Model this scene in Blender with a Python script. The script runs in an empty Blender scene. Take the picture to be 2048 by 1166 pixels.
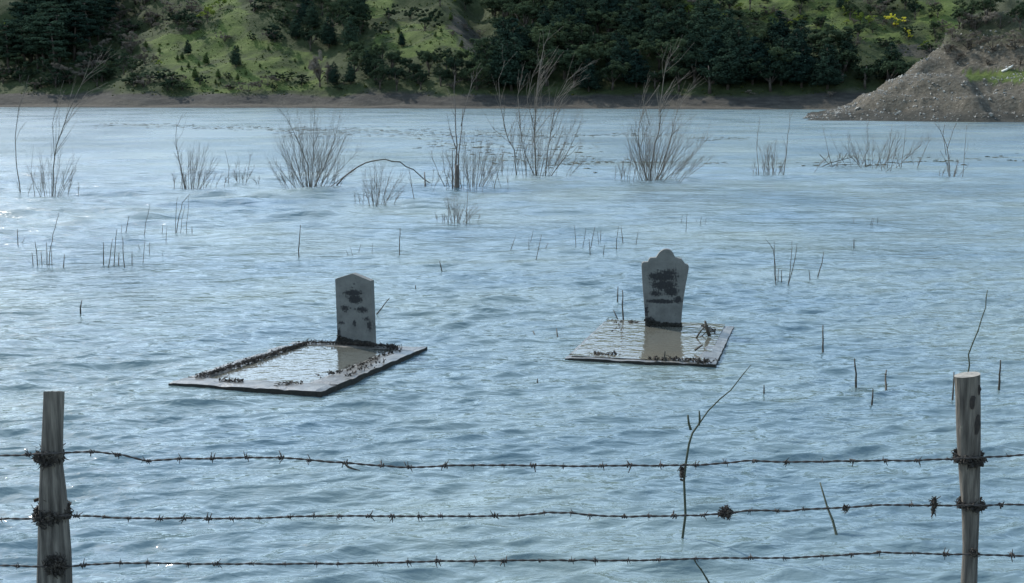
import bpy, math, random
import numpy as np
from mathutils import Vector, Matrix, noise

random.seed(7)
rng = np.random.default_rng(7)
R = math.radians
scene = bpy.context.scene
col = scene.collection

# ---------------------------------------------------------------- camera
FPX, CAMH, HORIZ = 2600.0, 2.7, 192.0
PITCH = math.atan((583 - HORIZ) / FPX)
cam_data = bpy.data.cameras.new('camera')
cam_data.sensor_width = 36.0
cam_data.lens = FPX / 2048 * 36.0
cam_data.clip_start = 0.1
cam_data.clip_end = 3000
cam = bpy.data.objects.new('camera', cam_data)
col.objects.link(cam)
cam.location = (0, 0, CAMH)
cam.rotation_euler = (math.pi / 2 - PITCH, 0, 0)
scene.camera = cam

# ---------------------------------------------------------------- world, sun, exposure
SUN_EL, SUN_AZ = R(39), R(-44)          # azimuth from +Y (view direction), negative = to the left
world = bpy.data.worlds.new('World')
scene.world = world
world.use_nodes = True
wn, wl = world.node_tree.nodes, world.node_tree.links
wn.clear()
w_out = wn.new('ShaderNodeOutputWorld')
w_bg = wn.new('ShaderNodeBackground')
w_bg.inputs['Strength'].default_value = 0.15
sky = wn.new('ShaderNodeTexSky')
sky.sky_type = 'NISHITA'
sky.sun_disc = False
sky.sun_elevation = SUN_EL
sky.sun_rotation = SUN_AZ
sky.air_density = 1.1
sky.dust_density = 1.0
sky.ozone_density = 2.2
# scattered fair-weather clouds over the whole dome
w_tc = wn.new('ShaderNodeTexCoord')
w_map = wn.new('ShaderNodeMapping')
w_map.inputs['Scale'].default_value = (1.0, 1.0, 2.6)
w_noise = wn.new('ShaderNodeTexNoise')
w_noise.inputs['Scale'].default_value = 2.1
w_noise.inputs['Detail'].default_value = 7
w_noise.inputs['Roughness'].default_value = 0.58
w_ramp = wn.new('ShaderNodeValToRGB')
w_ramp.color_ramp.elements[0].position = 0.42
w_ramp.color_ramp.elements[1].position = 0.66
w_ramp.color_ramp.elements[0].color = (0, 0, 0, 1)
w_ramp.color_ramp.elements[1].color = (0.55, 0.55, 0.55, 1)
w_mix = wn.new('ShaderNodeMixRGB')
w_mix.inputs['Color2'].default_value = (8.6, 11.8, 14.6, 1)
wl.new(w_tc.outputs['Generated'], w_map.inputs['Vector'])
wl.new(w_map.outputs['Vector'], w_noise.inputs['Vector'])
wl.new(w_noise.outputs['Fac'], w_ramp.inputs['Fac'])
wl.new(w_ramp.outputs['Color'], w_mix.inputs['Fac'])
wl.new(sky.outputs['Color'], w_mix.inputs['Color1'])
wl.new(w_mix.outputs['Color'], w_bg.inputs['Color'])
wl.new(w_bg.outputs['Background'], w_out.inputs['Surface'])

sun_data = bpy.data.lights.new('sun', 'SUN')
sun_data.energy = 3.3
sun_data.angle = R(0.6)
sun_data.color = (1.0, 0.965, 0.90)
sun = bpy.data.objects.new('sun', sun_data)
col.objects.link(sun)
sdir = Vector((math.sin(SUN_AZ) * math.cos(SUN_EL), math.cos(SUN_AZ) * math.cos(SUN_EL), math.sin(SUN_EL)))
sun.rotation_euler = sdir.to_track_quat('Z', 'Y').to_euler()
sun.location = sdir * 300

scene.view_settings.view_transform = 'Standard'
scene.view_settings.look = 'None'
scene.view_settings.gamma = 1.0
scene.view_settings.use_curve_mapping = False
scene.view_settings.exposure = 0.82
scene.cycles.use_denoising = True
scene.cycles.max_bounces = 6

# ---------------------------------------------------------------- helpers
CP, SP = math.cos(PITCH), math.sin(PITCH)

def ray(x, y):
    u, v = (x - 1024) / FPX, (583 - y) / FPX
    return np.array([u, CP + v * SP, -SP + v * CP])

def at_z(x, y, z=0.0):
    d = ray(x, y)
    return np.array([0, 0, CAMH]) + d * ((z - CAMH) / d[2])

def at_y(x, y, Y):
    d = ray(x, y)
    return np.array([0, 0, CAMH]) + d * (Y / d[1])

def to_px(X, Y, Z):
    dz = Z - CAMH
    w = Y * CP - dz * SP
    return 1024 + FPX * X / w, 583 - FPX * (Y * SP + dz * CP) / w

def tag(o, label=None, cat=None, group=None, kind=None):
    if label: o['label'] = label
    if cat: o['category'] = cat
    if group: o['group'] = group
    if kind: o['kind'] = kind
    return o

def mesh(name, verts, faces, mat, smooth=True):
    me = bpy.data.meshes.new(name)
    me.from_pydata([tuple(map(float, v)) for v in verts], [], faces)
    me.materials.append(mat)
    if smooth:
        me.polygons.foreach_set('use_smooth', [True] * len(me.polygons))
    me.update()
    return me

def link(name, data, parent=None, loc=None):
    o = bpy.data.objects.new(name, data)
    col.objects.link(o)
    if parent: o.parent = parent
    if loc is not None: o.location = loc
    return o

def empty(name, loc, rot=(0, 0, 0)):
    o = link(name, None, None, tuple(map(float, loc)))
    o.rotation_euler = rot
    return o

class MB:
    def __init__(s): s.v, s.f = [], []
    def tube(s, pts, rad, sides=5, cap=True):
        pts = [np.asarray(p, float) for p in pts]
        n = len(pts)
        if np.isscalar(rad): rad = [rad] * n
        base = len(s.v)
        ref = np.array([0.31, 0.87, 0.17])
        for i in range(n):
            a, b = pts[max(0, i - 1)], pts[min(n - 1, i + 1)]
            t = b - a
            t = t / (np.linalg.norm(t) + 1e-9)
            e1 = np.cross(t, ref); e1 /= np.linalg.norm(e1) + 1e-9
            e2 = np.cross(t, e1)
            for k in range(sides):
                an = 2 * math.pi * k / sides
                s.v.append(pts[i] + rad[i] * (math.cos(an) * e1 + math.sin(an) * e2))
        for i in range(n - 1):
            for k in range(sides):
                k2 = (k + 1) % sides
                s.f.append((base + i * sides + k, base + i * sides + k2, base + (i + 1) * sides + k2, base + (i + 1) * sides + k))
        if cap:
            s.f.append(tuple(base + k for k in range(sides))[::-1])
            s.f.append(tuple(base + (n - 1) * sides + k for k in range(sides)))
    def box(s, c, h, rot=None):
        b = len(s.v)
        for dx in (-1, 1):
            for dy in (-1, 1):
                for dz in (-1, 1):
                    p = np.array([dx * h[0], dy * h[1], dz * h[2]])
                    if rot is not None: p = rot @ p
                    s.v.append(np.asarray(c) + p)
        for q in ((0, 1, 3, 2), (4, 6, 7, 5), (0, 4, 5, 1), (2, 3, 7, 6), (0, 2, 6, 4), (1, 5, 7, 3)):
            s.f.append(tuple(b + i for i in q))
    def mesh(s, name, mat, smooth=True): return mesh(name, s.v, s.f, mat, smooth)
    def build(s, name, mat, parent=None, smooth=True):
        return link(name, s.mesh(name, mat, smooth), parent)

def rrot():
    q = rng.normal(size=4); q /= np.linalg.norm(q)
    w, x, y, z = q
    return np.array([[1 - 2 * (y * y + z * z), 2 * (x * y - z * w), 2 * (x * z + y * w)],
                     [2 * (x * y + z * w), 1 - 2 * (x * x + z * z), 2 * (y * z - x * w)],
                     [2 * (x * z - y * w), 2 * (y * z + x * w), 1 - 2 * (x * x + y * y)]])

# ---------------------------------------------------------------- materials
def new_mat(name):
    m = bpy.data.materials.new(name)
    m.use_nodes = True
    nt = m.node_tree
    return m, nt.nodes, nt.links, nt.nodes['Principled BSDF']

def noise_mat(name, stops, scale=8.0, rough=0.85, bump=0.0, bscale=None, stretch=(1, 1, 1), spec=0.3, detail=6, coat=0.0):
    m, n, l, b = new_mat(name)
    tc = n.new('ShaderNodeTexCoord')
    mp = n.new('ShaderNodeMapping'); mp.inputs['Scale'].default_value = stretch
    nz = n.new('ShaderNodeTexNoise')
    nz.inputs['Scale'].default_value = scale; nz.inputs['Detail'].default_value = detail; nz.inputs['Roughness'].default_value = 0.62
    rp = n.new('ShaderNodeValToRGB')
    els = rp.color_ramp.elements
    while len(els) < len(stops): els.new(0.5)
    for e, (p, c) in zip(els, stops):
        e.position = p; e.color = (*c, 1)
    l.new(tc.outputs['Object'], mp.inputs['Vector']); l.new(mp.outputs['Vector'], nz.inputs['Vector'])
    l.new(nz.outputs['Fac'], rp.inputs['Fac']); l.new(rp.outputs['Color'], b.inputs['Base Color'])
    b.inputs['Roughness'].default_value = rough
    b.inputs['Specular IOR Level'].default_value = spec
    if coat: b.inputs['Coat Weight'].default_value = coat; b.inputs['Coat Roughness'].default_value = 0.12
    if bump:
        n2 = n.new('ShaderNodeTexNoise'); n2.inputs['Scale'].default_value = bscale or scale * 4; n2.inputs['Detail'].default_value = 5
        bp = n.new('ShaderNodeBump'); bp.inputs['Distance'].default_value = bump; bp.inputs['Strength'].default_value = 1.0
        l.new(mp.outputs['Vector'], n2.inputs['Vector']); l.new(n2.outputs['Fac'], bp.inputs['Height']); l.new(bp.outputs['Normal'], b.inputs['Normal'])
    return m

def leaf_mat(name, c1, c2, transl=0.25, scale=1.2):
    m, n, l, b = new_mat(name)
    tc = n.new('ShaderNodeTexCoord')
    oi = n.new('ShaderNodeObjectInfo')
    nz = n.new('ShaderNodeTexNoise'); nz.inputs['Scale'].default_value = scale; nz.inputs['Detail'].default_value = 3
    add = n.new('ShaderNodeMath'); add.operation = 'MULTIPLY_ADD'; add.inputs[1].default_value = 0.9; add.inputs[2].default_value = -0.42
    add2 = n.new('ShaderNodeMath'); add2.operation = 'ADD'
    mx = n.new('ShaderNodeMixRGB'); mx.inputs['Color1'].default_value = (*c1, 1); mx.inputs['Color2'].default_value = (*c2, 1)
    l.new(tc.outputs['Object'], nz.inputs['Vector'])
    l.new(oi.outputs['Random'], add.inputs[0]); l.new(nz.outputs['Fac'], add2.inputs[0]); l.new(add.outputs[0], add2.inputs[1])
    l.new(add2.outputs[0], mx.inputs['Fac']); l.new(mx.outputs['Color'], b.inputs['Base Color'])
    b.inputs['Roughness'].default_value = 0.7
    b.inputs['Specular IOR Level'].default_value = 0.0
    tr = n.new('ShaderNodeBsdfTranslucent'); ms = n.new('ShaderNodeMixShader'); ms.inputs[0].default_value = transl
    l.new(mx.outputs['Color'], tr.inputs['Color'])
    l.new(b.outputs[0], ms.inputs[1]); l.new(tr.outputs[0], ms.inputs[2]); l.new(ms.outputs[0], n['Material Output'].inputs['Surface'])
    return m

def water_mat(name, c, rough, layers):
    m, n, l, b = new_mat(name)
    tc = n.new('ShaderNodeTexCoord')
    nc = n.new('ShaderNodeTexNoise'); nc.inputs['Scale'].default_value = 0.22; nc.inputs['Detail'].default_value = 5
    rc = n.new('ShaderNodeValToRGB')
    rc.color_ramp.elements[0].position = 0.3; rc.color_ramp.elements[1].position = 0.7
    rc.color_ramp.elements[0].color = (c[0] * 0.62, c[1] * 0.78, c[2] * 0.92, 1); rc.color_ramp.elements[1].color = (c[0] * 1.32, c[1] * 1.22, c[2] * 1.04, 1)
    l.new(tc.outputs['Object'], nc.inputs['Vector']); l.new(nc.outputs['Fac'], rc.inputs['Fac']); l.new(rc.outputs['Color'], b.inputs['Base Color'])
    b.inputs['Roughness'].default_value = rough
    if name == 'lake_water':     # ripples too fine for the mesh become gloss
        ra = n.new('ShaderNodeAttribute'); ra.attribute_name = 'ripple'
        ma = n.new('ShaderNodeMath'); ma.operation = 'MULTIPLY_ADD'; ma.inputs[1].default_value = 0.72; ma.inputs[2].default_value = rough
        l.new(ra.outputs['Fac'], ma.inputs[0]); l.new(ma.outputs[0], b.inputs['Roughness'])
    b.inputs['IOR'].default_value = 1.333
    prev = None
    for (sc, dist, st, ang) in layers:
        mp = n.new('ShaderNodeMapping'); mp.inputs['Scale'].default_value = st; mp.inputs['Rotation'].default_value = (0, 0, R(ang))
        nz = n.new('ShaderNodeTexNoise'); nz.inputs['Scale'].default_value = sc; nz.inputs['Detail'].default_value = 2.5; nz.inputs['Roughness'].default_value = 0.55
        nz.inputs['Distortion'].default_value = 0.4
        bp = n.new('ShaderNodeBump'); bp.inputs['Distance'].default_value = dist; bp.inputs['Strength'].default_value = 1.0
        l.new(tc.outputs['Object'], mp.inputs['Vector']); l.new(mp.outputs['Vector'], nz.inputs['Vector']); l.new(nz.outputs['Fac'], bp.inputs['Height'])
        if prev: l.new(prev.outputs['Normal'], bp.inputs['Normal'])
        prev = bp
    if prev: l.new(prev.outputs['Normal'], b.inputs['Normal'])
    return m

M = {}
M['water'] = water_mat('lake_water', (0.102, 0.139, 0.146), 0.07,
                       [(0.55, 0.10, (0.4, 1.5, 1), 6), (1.6, 0.07, (0.55, 1.3, 1), -8), (4.5, 0.045, (0.55, 1.2, 1), -12), (14.0, 0.012, (0.6, 1.1, 1), 20)])
M['pool'] = water_mat('pool_water', (0.085, 0.080, 0.066), 0.05, [(5.0, 0.009, (0.9, 1.1, 1), 35), (15.0, 0.003, (0.9, 1.1, 1), -30)])
M['concrete'] = noise_mat('weathered_concrete', [(0.25, (0.16, 0.16, 0.145)), (0.55, (0.30, 0.295, 0.27)), (0.8, (0.38, 0.37, 0.34))], 6, 0.75, 0.004, 60, spec=0.4)
M['wet_concrete'] = noise_mat('wet_concrete', [(0.30, (0.040, 0.037, 0.031)), (0.5, (0.105, 0.098, 0.084)), (0.72, (0.19, 0.178, 0.155))], 7, 0.32, 0.006, 45, spec=0.5)
M['inscription'] = noise_mat('inscription_dirt', [(0.3, (0.018, 0.018, 0.018)), (0.7, (0.05, 0.05, 0.048))], 60, 0.9)
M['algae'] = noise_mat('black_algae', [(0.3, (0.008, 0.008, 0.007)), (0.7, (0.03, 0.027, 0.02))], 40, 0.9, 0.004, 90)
M['debris'] = noise_mat('dead_weed', [(0.3, (0.010, 0.009, 0.008)), (0.55, (0.032, 0.026, 0.020)), (0.8, (0.10, 0.08, 0.058))], 22, 0.9)
M['post_wood'] = noise_mat('post_wood', [(0.30, (0.026, 0.022, 0.018)), (0.48, (0.076, 0.066, 0.054)), (0.70, (0.170, 0.148, 0.120))], 14, 0.9, 0.006, 34, stretch=(3.0, 3.0, 0.22))
M['post_end'] = noise_mat('post_end_grain', [(0.3, (0.12, 0.11, 0.095)), (0.7, (0.26, 0.24, 0.205))], 30, 0.85, 0.003, 60)
M['knot'] = noise_mat('knot_wood', [(0.3, (0.012, 0.010, 0.009)), (0.7, (0.04, 0.032, 0.026))], 50, 0.9)
M['wire'] = noise_mat('rusty_wire', [(0.3, (0.02, 0.018, 0.016)), (0.7, (0.055, 0.045, 0.038))], 80, 0.7, spec=0.3)
M['twig'] = noise_mat('dark_twig', [(0.3, (0.028, 0.024, 0.018)), (0.7, (0.075, 0.062, 0.045))], 30, 0.85)
M['green_twig'] = noise_mat('green_twig', [(0.3, (0.022, 0.027, 0.016)), (0.7, (0.05, 0.058, 0.034))], 25, 0.8)
M['branch'] = noise_mat('willow_bark', [(0.3, (0.068, 0.057, 0.044)), (0.7, (0.15, 0.128, 0.102))], 4, 0.85)
M['snag'] = noise_mat('snag_bark', [(0.3, (0.05, 0.042, 0.036)), (0.7, (0.15, 0.125, 0.105))], 8, 0.9, 0.01, 25, stretch=(2, 2, 0.4))
M['trunk'] = noise_mat('tree_bark', [(0.3, (0.045, 0.035, 0.028)), (0.7, (0.11, 0.09, 0.07))], 5, 0.9)
M['pine'] = leaf_mat('pine_needles', (0.012, 0.024, 0.019), (0.036, 0.056, 0.034), 0.14)
M['pine_light'] = leaf_mat('young_pine_needles', (0.035, 0.058, 0.020), (0.075, 0.105, 0.035), 0.2)
M['broad'] = leaf_mat('oak_leaves', (0.017, 0.029, 0.019), (0.050, 0.068, 0.034), 0.17)
M['spring'] = leaf_mat('spring_leaves', (0.11, 0.15, 0.03), (0.21, 0.25, 0.05), 0.3)
M['yellow'] = leaf_mat('yellow_blossom', (0.42, 0.40, 0.04), (0.62, 0.56, 0.07), 0.3)
M['scrub'] = leaf_mat('bare_scrub_twigs', (0.085, 0.072, 0.058), (0.17, 0.145, 0.115), 0.08)
M['stone'] = noise_mat('pale_stone', [(0.3, (0.10, 0.09, 0.075)), (0.7, (0.34, 0.32, 0.28))], 1.5, 0.85)
M['driftwood'] = noise_mat('pale_driftwood', [(0.3, (0.40, 0.38, 0.34)), (0.7, (0.62, 0.60, 0.55))], 5, 0.8)

def terrain_mat(name):
    """ground cover by attribute 'cover' (r grass, g bare earth, b stony) with noise in each"""
    m, n, l, b = new_mat(name)
    at = n.new('ShaderNodeAttribute'); at.attribute_name = 'cover'
    sep = n.new('ShaderNodeSeparateColor'); l.new(at.outputs['Color'], sep.inputs[0])
    tc = n.new('ShaderNodeTexCoord')
    def lay(sc, stops, st=(1, 1, 1)):
        mp = n.new('ShaderNodeMapping'); mp.inputs['Scale'].default_value = st
        nz = n.new('ShaderNodeTexNoise'); nz.inputs['Scale'].default_value = sc; nz.inputs['Detail'].default_value = 8; nz.inputs['Roughness'].default_value = 0.68
        rp = n.new('ShaderNodeValToRGB')
        while len(rp.color_ramp.elements) < len(stops): rp.color_ramp.elements.new(0.5)
        for e, (p, c) in zip(rp.color_ramp.elements, stops): e.position = p; e.color = (*c, 1)
        l.new(tc.outputs['Object'], mp.inputs['Vector']); l.new(mp.outputs['Vector'], nz.inputs['Vector']); l.new(nz.outputs['Fac'], rp.inputs['Fac'])
        return rp
    scrub = lay(0.35, [(0.3, (0.013, 0.019, 0.009)), (0.5, (0.028, 0.036, 0.015)), (0.72, (0.050, 0.056, 0.028))])
    grass = lay(0.45, [(0.26, (0.034, 0.045, 0.014)), (0.45, (0.055, 0.074, 0.019)), (0.60, (0.074, 0.096, 0.025)), (0.75, (0.096, 0.108, 0.038))], (1, 1, 2.5))
    earth = lay(0.5, [(0.25, (0.020, 0.019, 0.016)), (0.5, (0.038, 0.035, 0.030)), (0.75, (0.072, 0.065, 0.054))], (0.6, 0.6, 3.0))
    stony = lay(2.2, [(0.3, (0.034, 0.029, 0.022)), (0.52, (0.078, 0.068, 0.052)), (0.62, (0.11, 0.097, 0.077)), (0.74, (0.24, 0.222, 0.19))], (1, 1, 1.6))
    cur = scrub
    for ly, ch in ((grass, 0), (earth, 1), (stony, 2)):
        mx = n.new('ShaderNodeMixRGB')
        l.new(sep.outputs[ch], mx.inputs['Fac']); l.new(cur.outputs['Color'], mx.inputs['Color1']); l.new(ly.outputs['Color'], mx.inputs['Color2'])
        cur = mx
    l.new(cur.outputs['Color'], b.inputs['Base Color'])
    b.inputs['Roughness'].default_value = 0.95; b.inputs['Specular IOR Level'].default_value = 0.1
    nz = n.new('ShaderNodeTexNoise'); nz.inputs['Scale'].default_value = 1.1; nz.inputs['Detail'].default_value = 8; nz.inputs['Roughness'].default_value = 0.7
    bp = n.new('ShaderNodeBump'); bp.inputs['Distance'].default_value = 0.5; bp.inputs['Strength'].default_value = 0.8
    l.new(tc.outputs['Object'], nz.inputs['Vector']); l.new(nz.outputs['Fac'], bp.inputs['Height']); l.new(bp.outputs['Normal'], b.inputs['Normal'])
    return m
M['terrain'] = terrain_mat('hill_ground')
M['bed'] = noise_mat('lake_bed', [(0.3, (0.09, 0.085, 0.06)), (0.7, (0.17, 0.155, 0.12))], 1.5, 0.95, 0.03, 6)

def inpoly(px, py, poly):
    """vectorised point in polygon"""
    ins = np.zeros(px.shape, bool)
    n = len(poly)
    for i in range(n):
        x1, y1 = poly[i]; x2, y2 = poly[(i + 1) % n]
        c = ((y1 > py) != (y2 > py)) & (px < (x2 - x1) * (py - y1) / (y2 - y1 + 1e-12) + x1)
        ins ^= c
    return ins

# value noise for numpy
_perm = rng.random((256, 256))
def vnoise(x, y):
    xi, yi = np.floor(x).astype(int), np.floor(y).astype(int)
    fx, fy = x - xi, y - yi
    fx = fx * fx * (3 - 2 * fx); fy = fy * fy * (3 - 2 * fy)
    g = lambda a, b: _perm[a % 256, b % 256]
    return (g(xi, yi) * (1 - fx) * (1 - fy) + g(xi + 1, yi) * fx * (1 - fy) + g(xi, yi + 1) * (1 - fx) * fy + g(xi + 1, yi + 1) * fx * fy) * 2 - 1
def fbm(x, y, o=4):
    return sum(vnoise(x * 2 ** k + 17.3 * k, y * 2 ** k + 5.1 * k) / 2 ** k for k in range(o))

def grid_faces(nr, nc):
    i = np.arange((nr - 1) * (nc - 1)); r, c = i // (nc - 1), i % (nc - 1)
    a = r * nc + c
    return np.stack([a, a + 1, a + nc + 1, a + nc], 1)

def grid_mesh(name, X, Y, Z, mat, cover=None):
    nr, nc = X.shape
    co = np.stack([X, Y, Z], -1).reshape(-1, 3).astype(np.float32)
    f = grid_faces(nr, nc).astype(np.int32)
    me = bpy.data.meshes.new(name)
    me.vertices.add(len(co)); me.vertices.foreach_set('co', co.ravel())
    me.loops.add(f.size); me.loops.foreach_set('vertex_index', f.ravel())
    me.polygons.add(len(f)); me.polygons.foreach_set('loop_start', np.arange(0, f.size, 4, dtype=np.int32))
    me.polygons.foreach_set('use_smooth', np.ones(len(f), bool))
    me.update(calc_edges=True); me.validate()
    me.materials.append(mat)
    if cover is not None:
        ca = me.color_attributes.new('cover', 'FLOAT_COLOR', 'POINT')
        c4 = np.concatenate([cover.reshape(-1, 3), np.ones((len(co), 1))], 1).astype(np.float32)
        ca.data.foreach_set('color', c4.ravel())
    return me

# ---------------------------------------------------------------- the lake
GRAVES = {  # centre x, centre y, rotation, width, length, height, tilt x, tilt y
    'left': (-2.0823, 12.8921, -0.3488, 1.6241, 2.3949, 0.034, 0.028, -0.010),
    'right': (1.5849, 14.1589, -0.2452, 1.547, 2.3745, 0.030, 0.008, -0.006)}

def grave_local(g, X, Y):
    cx, cy, r = g[:3]
    dx, dy = X - cx, Y - cy
    return dx * math.cos(r) + dy * math.sin(r), -dx * math.sin(r) + dy * math.cos(r)

def build_lake():
    ys = [3.0]
    while ys[-1] < 330:
        y = ys[-1]
        ys.append(y + max(0.016, min(y * y / 7020 * 1.15, 4.0)))
    ys = np.array(ys)
    us = np.concatenate([np.linspace(-2.2, -0.62, 14)[:-1], np.linspace(-0.62, 0.62, 560), np.linspace(0.62, 2.2, 14)[1:]])
    Y = np.repeat(ys[:, None], len(us), 1)
    X = us[None, :] * (Y * 0.93 + 1.2)
    X = X.astype(np.float32); Y = Y.astype(np.float32)
    dyl = np.maximum(0.016, np.minimum(Y * Y / 7020 * 1.15, 4.0))
    dxl = 0.0022 * Y + 0.003
    dxl = np.where(np.abs(us)[None, :] > 0.62, 0.12 * Y, dxl)
    Z = np.zeros_like(X); DX = np.zeros_like(X); DY = np.zeros_like(X); lost = np.zeros_like(X)
    r2 = np.random.default_rng(21)
    # slow gusts make rougher and smoother patches
    gust = 0.85 + 0.55 * fbm(X * 0.16, Y * 0.11, 4)
    gust = np.clip(gust, 0.3, 1.35)
    shelter = 1.0 - 0.25 * np.clip((X + 1) / 6, 0, 1) * np.clip((30 - Y) / 15, 0, 1)
    for i in range(150):
        lam = math.exp(r2.uniform(math.log(0.11), math.log(2.2)))
        k = 2 * math.pi / lam
        ang = (R(-52) + r2.normal() * R(20)) if lam > 1.0 else (R(-77) + r2.normal() * R(22))
        kx, ky = k * math.cos(ang), k * math.sin(ang)
        a = 0.0045 * lam ** 0.80 * r2.uniform(0.5, 1.3) * (0.40 if lam > 0.6 else 1.0)
        ph = r2.uniform(0, 2 * math.pi)
        samp = 1 / np.maximum(np.abs(ky) * dyl, np.abs(kx) * dxl) * 2 * math.pi   # vertices per wave
        fade = np.clip((samp - 2.4) / 2.4, 0, 1)
        th = kx * X + ky * Y + ph + 0.5 * vnoise(X * 0.35 + i, Y * 0.35)
        A = a * fade
        if lam > 1.0: A = A * (0.7 + 1.2 * np.clip(-X / 5, 0, 1) * np.clip((26 - Y) / 10, 0, 1))
        lost += 0.5 * (a * k) ** 2 * (1 - fade ** 2)
        Z += A * np.sin(th)
        q = 0.75
        DX -= q * A * kx / k * -np.cos(th); DY -= q * A * ky / k * -np.cos(th)
    open_ = np.clip((Y - 11) / 18, 0, 1)
    for i in range(44):
        lam = math.exp(r2.uniform(math.log(0.55), math.log(3.4))); k = 2 * math.pi / lam
        ang = R(-78) + r2.normal() * R(24)
        kx, ky = k * math.cos(ang), k * math.sin(ang)
        a = 0.044 / k * r2.uniform(0.5, 1.2) * (1.0 if lam < 2 else 0.6)
        samp = 2 * math.pi / np.maximum(np.abs(ky) * dyl, np.abs(kx) * dxl)
        fade = np.clip((samp - 2.2) / 2.0, 0, 1)
        th = kx * X + ky * Y + r2.uniform(0, 6.28) + 0.8 * vnoise(X * 0.12 + i, Y * 0.12)
        Z += a * fade * open_ * np.sin(th)
        lost += 0.5 * (a * k) ** 2 * (1 - fade ** 2) * open_
    amp = gust * shelter * (0.78 + 0.22 * np.clip((Y - 6) / 6, 0, 1))
    for g in GRAVES.values():
        lx, ly = grave_local(g, X, Y)
        sd = np.maximum(np.abs(lx) - g[3] / 2, np.abs(ly) - g[4] / 2); d = np.maximum(sd, 0)
        amp = amp * np.clip((sd + 0.17) / 0.6, 0.03, 1)
        Z = Z - 0.012 * np.clip(1 - d / 0.3, 0, 1)
    me = grid_mesh('lake_water', X + DX * amp, Y + DY * amp, Z * amp, M['water'])
    at = me.attributes.new('ripple', 'FLOAT', 'POINT')
    at.data.foreach_set('value', np.sqrt(lost * gust).astype(np.float32).ravel())
    o = link('water', me)
    tag(o, 'rippled pale blue lake flooding the graves', 'water', kind='structure')
build_lake()

# near bank and lake bed under everything
def build_bed():
    xs = np.linspace(-420, 420, 85); ys = np.concatenate([np.linspace(-40, 12, 53), np.linspace(14, 330, 60)])
    X, Y = np.meshgrid(xs, ys)
    Z = np.where(Y < 4.4, np.clip((4.4 - Y) * 0.28, 0, 1.15) - 0.25, -0.25 - np.clip((Y - 4.4) * 0.08, 0, 2.2))
    Z = Z + 0.03 * fbm(X * 0.6, Y * 0.6) * (Y < 12)
    o = link('ground', grid_mesh('ground', X, Y, Z, M['bed']))
    tag(o, kind='structure')
build_bed()

# ---------------------------------------------------------------- far hillside
def shore_y(X): return 283 - 0.30 * X + 2.2 * np.sin(X * 0.09) + 1.2 * np.sin(X * 0.23 + 1)
def hill_z(X, Y):
    X = np.asarray(X, float); Y = np.asarray(Y, float)
    d = Y - shore_y(X)
    n1 = fbm(X * 0.018 + 3, Y * 0.018, 4)
    n2 = fbm(X * 0.11, Y * 0.11 + 9, 3)
    beach = np.clip(d, 0, 7) * 0.10
    bank = 2.9 * np.clip((d - 6 - 1.5 * n2) / 7.5, 0, 1) ** 0.8
    slope = np.clip(d - 13, 0, 150) * 0.50
    rel = np.clip(d - 12, 0, 40) / 40
    gully = 3.2 * np.exp(-((X + 3 - (d - 15) * -0.10) / 6.0) ** 2) * rel * 2
    z = beach + bank + slope + n1 * 5.5 * rel + n2 * (0.25 + 1.0 * rel) - gully
    z = z + np.clip(-d, 0, 40) * -0.15
    return z

MEADOWS = [[(290, 75), (420, 55), (400, 0), (480, -20), (490, 60), (560, 95), (648, 110), (650, 178), (470, 186), (380, 180), (330, 150)],
           [(745, 78), (800, 48), (890, 52), (960, 88), (1000, 96), (985, 112), (920, 116), (780, 120), (740, 100)],
           [(690, 0), (790, -5), (800, 18), (760, 40), (700, 30)],
           [(1340, -20), (1640, -20), (1730, 40), (1800, 60), (1830, 100), (1760, 85), (1640, 60), (1540, 45), (1480, 20), (1380, 30)],
           [(1820, -20), (1940, -20), (1925, 60), (1870, 90), (1830, 50)]]
EARTHS = [[(890, 30), (930, 35), (1005, 105), (985, 112), (940, 100), (905, 60)], [(1790, 85), (1880, 90), (1870, 120), (1800, 112)]]

def build_hill():
    xs = np.linspace(-250, 250, 420); ds = np.concatenate([np.linspace(-14, 90, 200), np.linspace(92, 260, 60)])
    X, D = np.meshgrid(xs, ds)
    Y = D + shore_y(X)
    Z = hill_z(X, Y)
    px, py = to_px(X, Y, Z)
    jx, jy = px + 14 * fbm(X * 0.25, Y * 0.25, 3), py + 6 * fbm(X * 0.25 + 40, Y * 0.25, 3)
    cov = np.zeros(X.shape + (3,))
    grass = np.zeros(X.shape, bool)
    for p in MEADOWS: grass |= inpoly(jx, jy, p)
    far = (py < -20) & (fbm(X * 0.02, Y * 0.02 + 30, 3) > -0.1)
    cov[..., 0] = np.where(grass | far, np.clip(0.85 + 0.9 * fbm(X * 0.35, Y * 0.35 + 7, 4), 0.15, 1), 0.10)
    nd = D + 2.0 * fbm(X * 0.15, Y * 0.15, 3)
    cov[..., 1] = np.clip((13.5 - nd) / 2.5, 0, 1)
    for p in EARTHS: cov[..., 1] = np.where(inpoly(jx, jy, p), 0.85, cov[..., 1])
    cov[..., 2] = np.clip(1 - np.abs(nd - 4) / 3, 0, 0.55)
    o = link('hillside', grid_mesh('hillside', X, Y, Z, M['terrain'], cov))
    tag(o, 'steep far hillside of meadow and scrub above a bare earth bank', 'hill', kind='structure')
build_hill()

def hill_at(x, y, d0=260.0, d1=470.0):
    """first point of the far hill along the ray through a pixel of the photograph"""
    d = ray(x, y); t = np.arange(d0, d1, 0.4)
    P = np.array([0, 0, CAMH])[None] + d[None] * t[:, None]
    hz = hill_z(P[:, 0], P[:, 1])
    k = np.where(hz >= P[:, 2])[0]
    if len(k) == 0: return None
    p = P[k[0]].copy(); p[2] = hz[k[0]]
    return p

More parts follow.
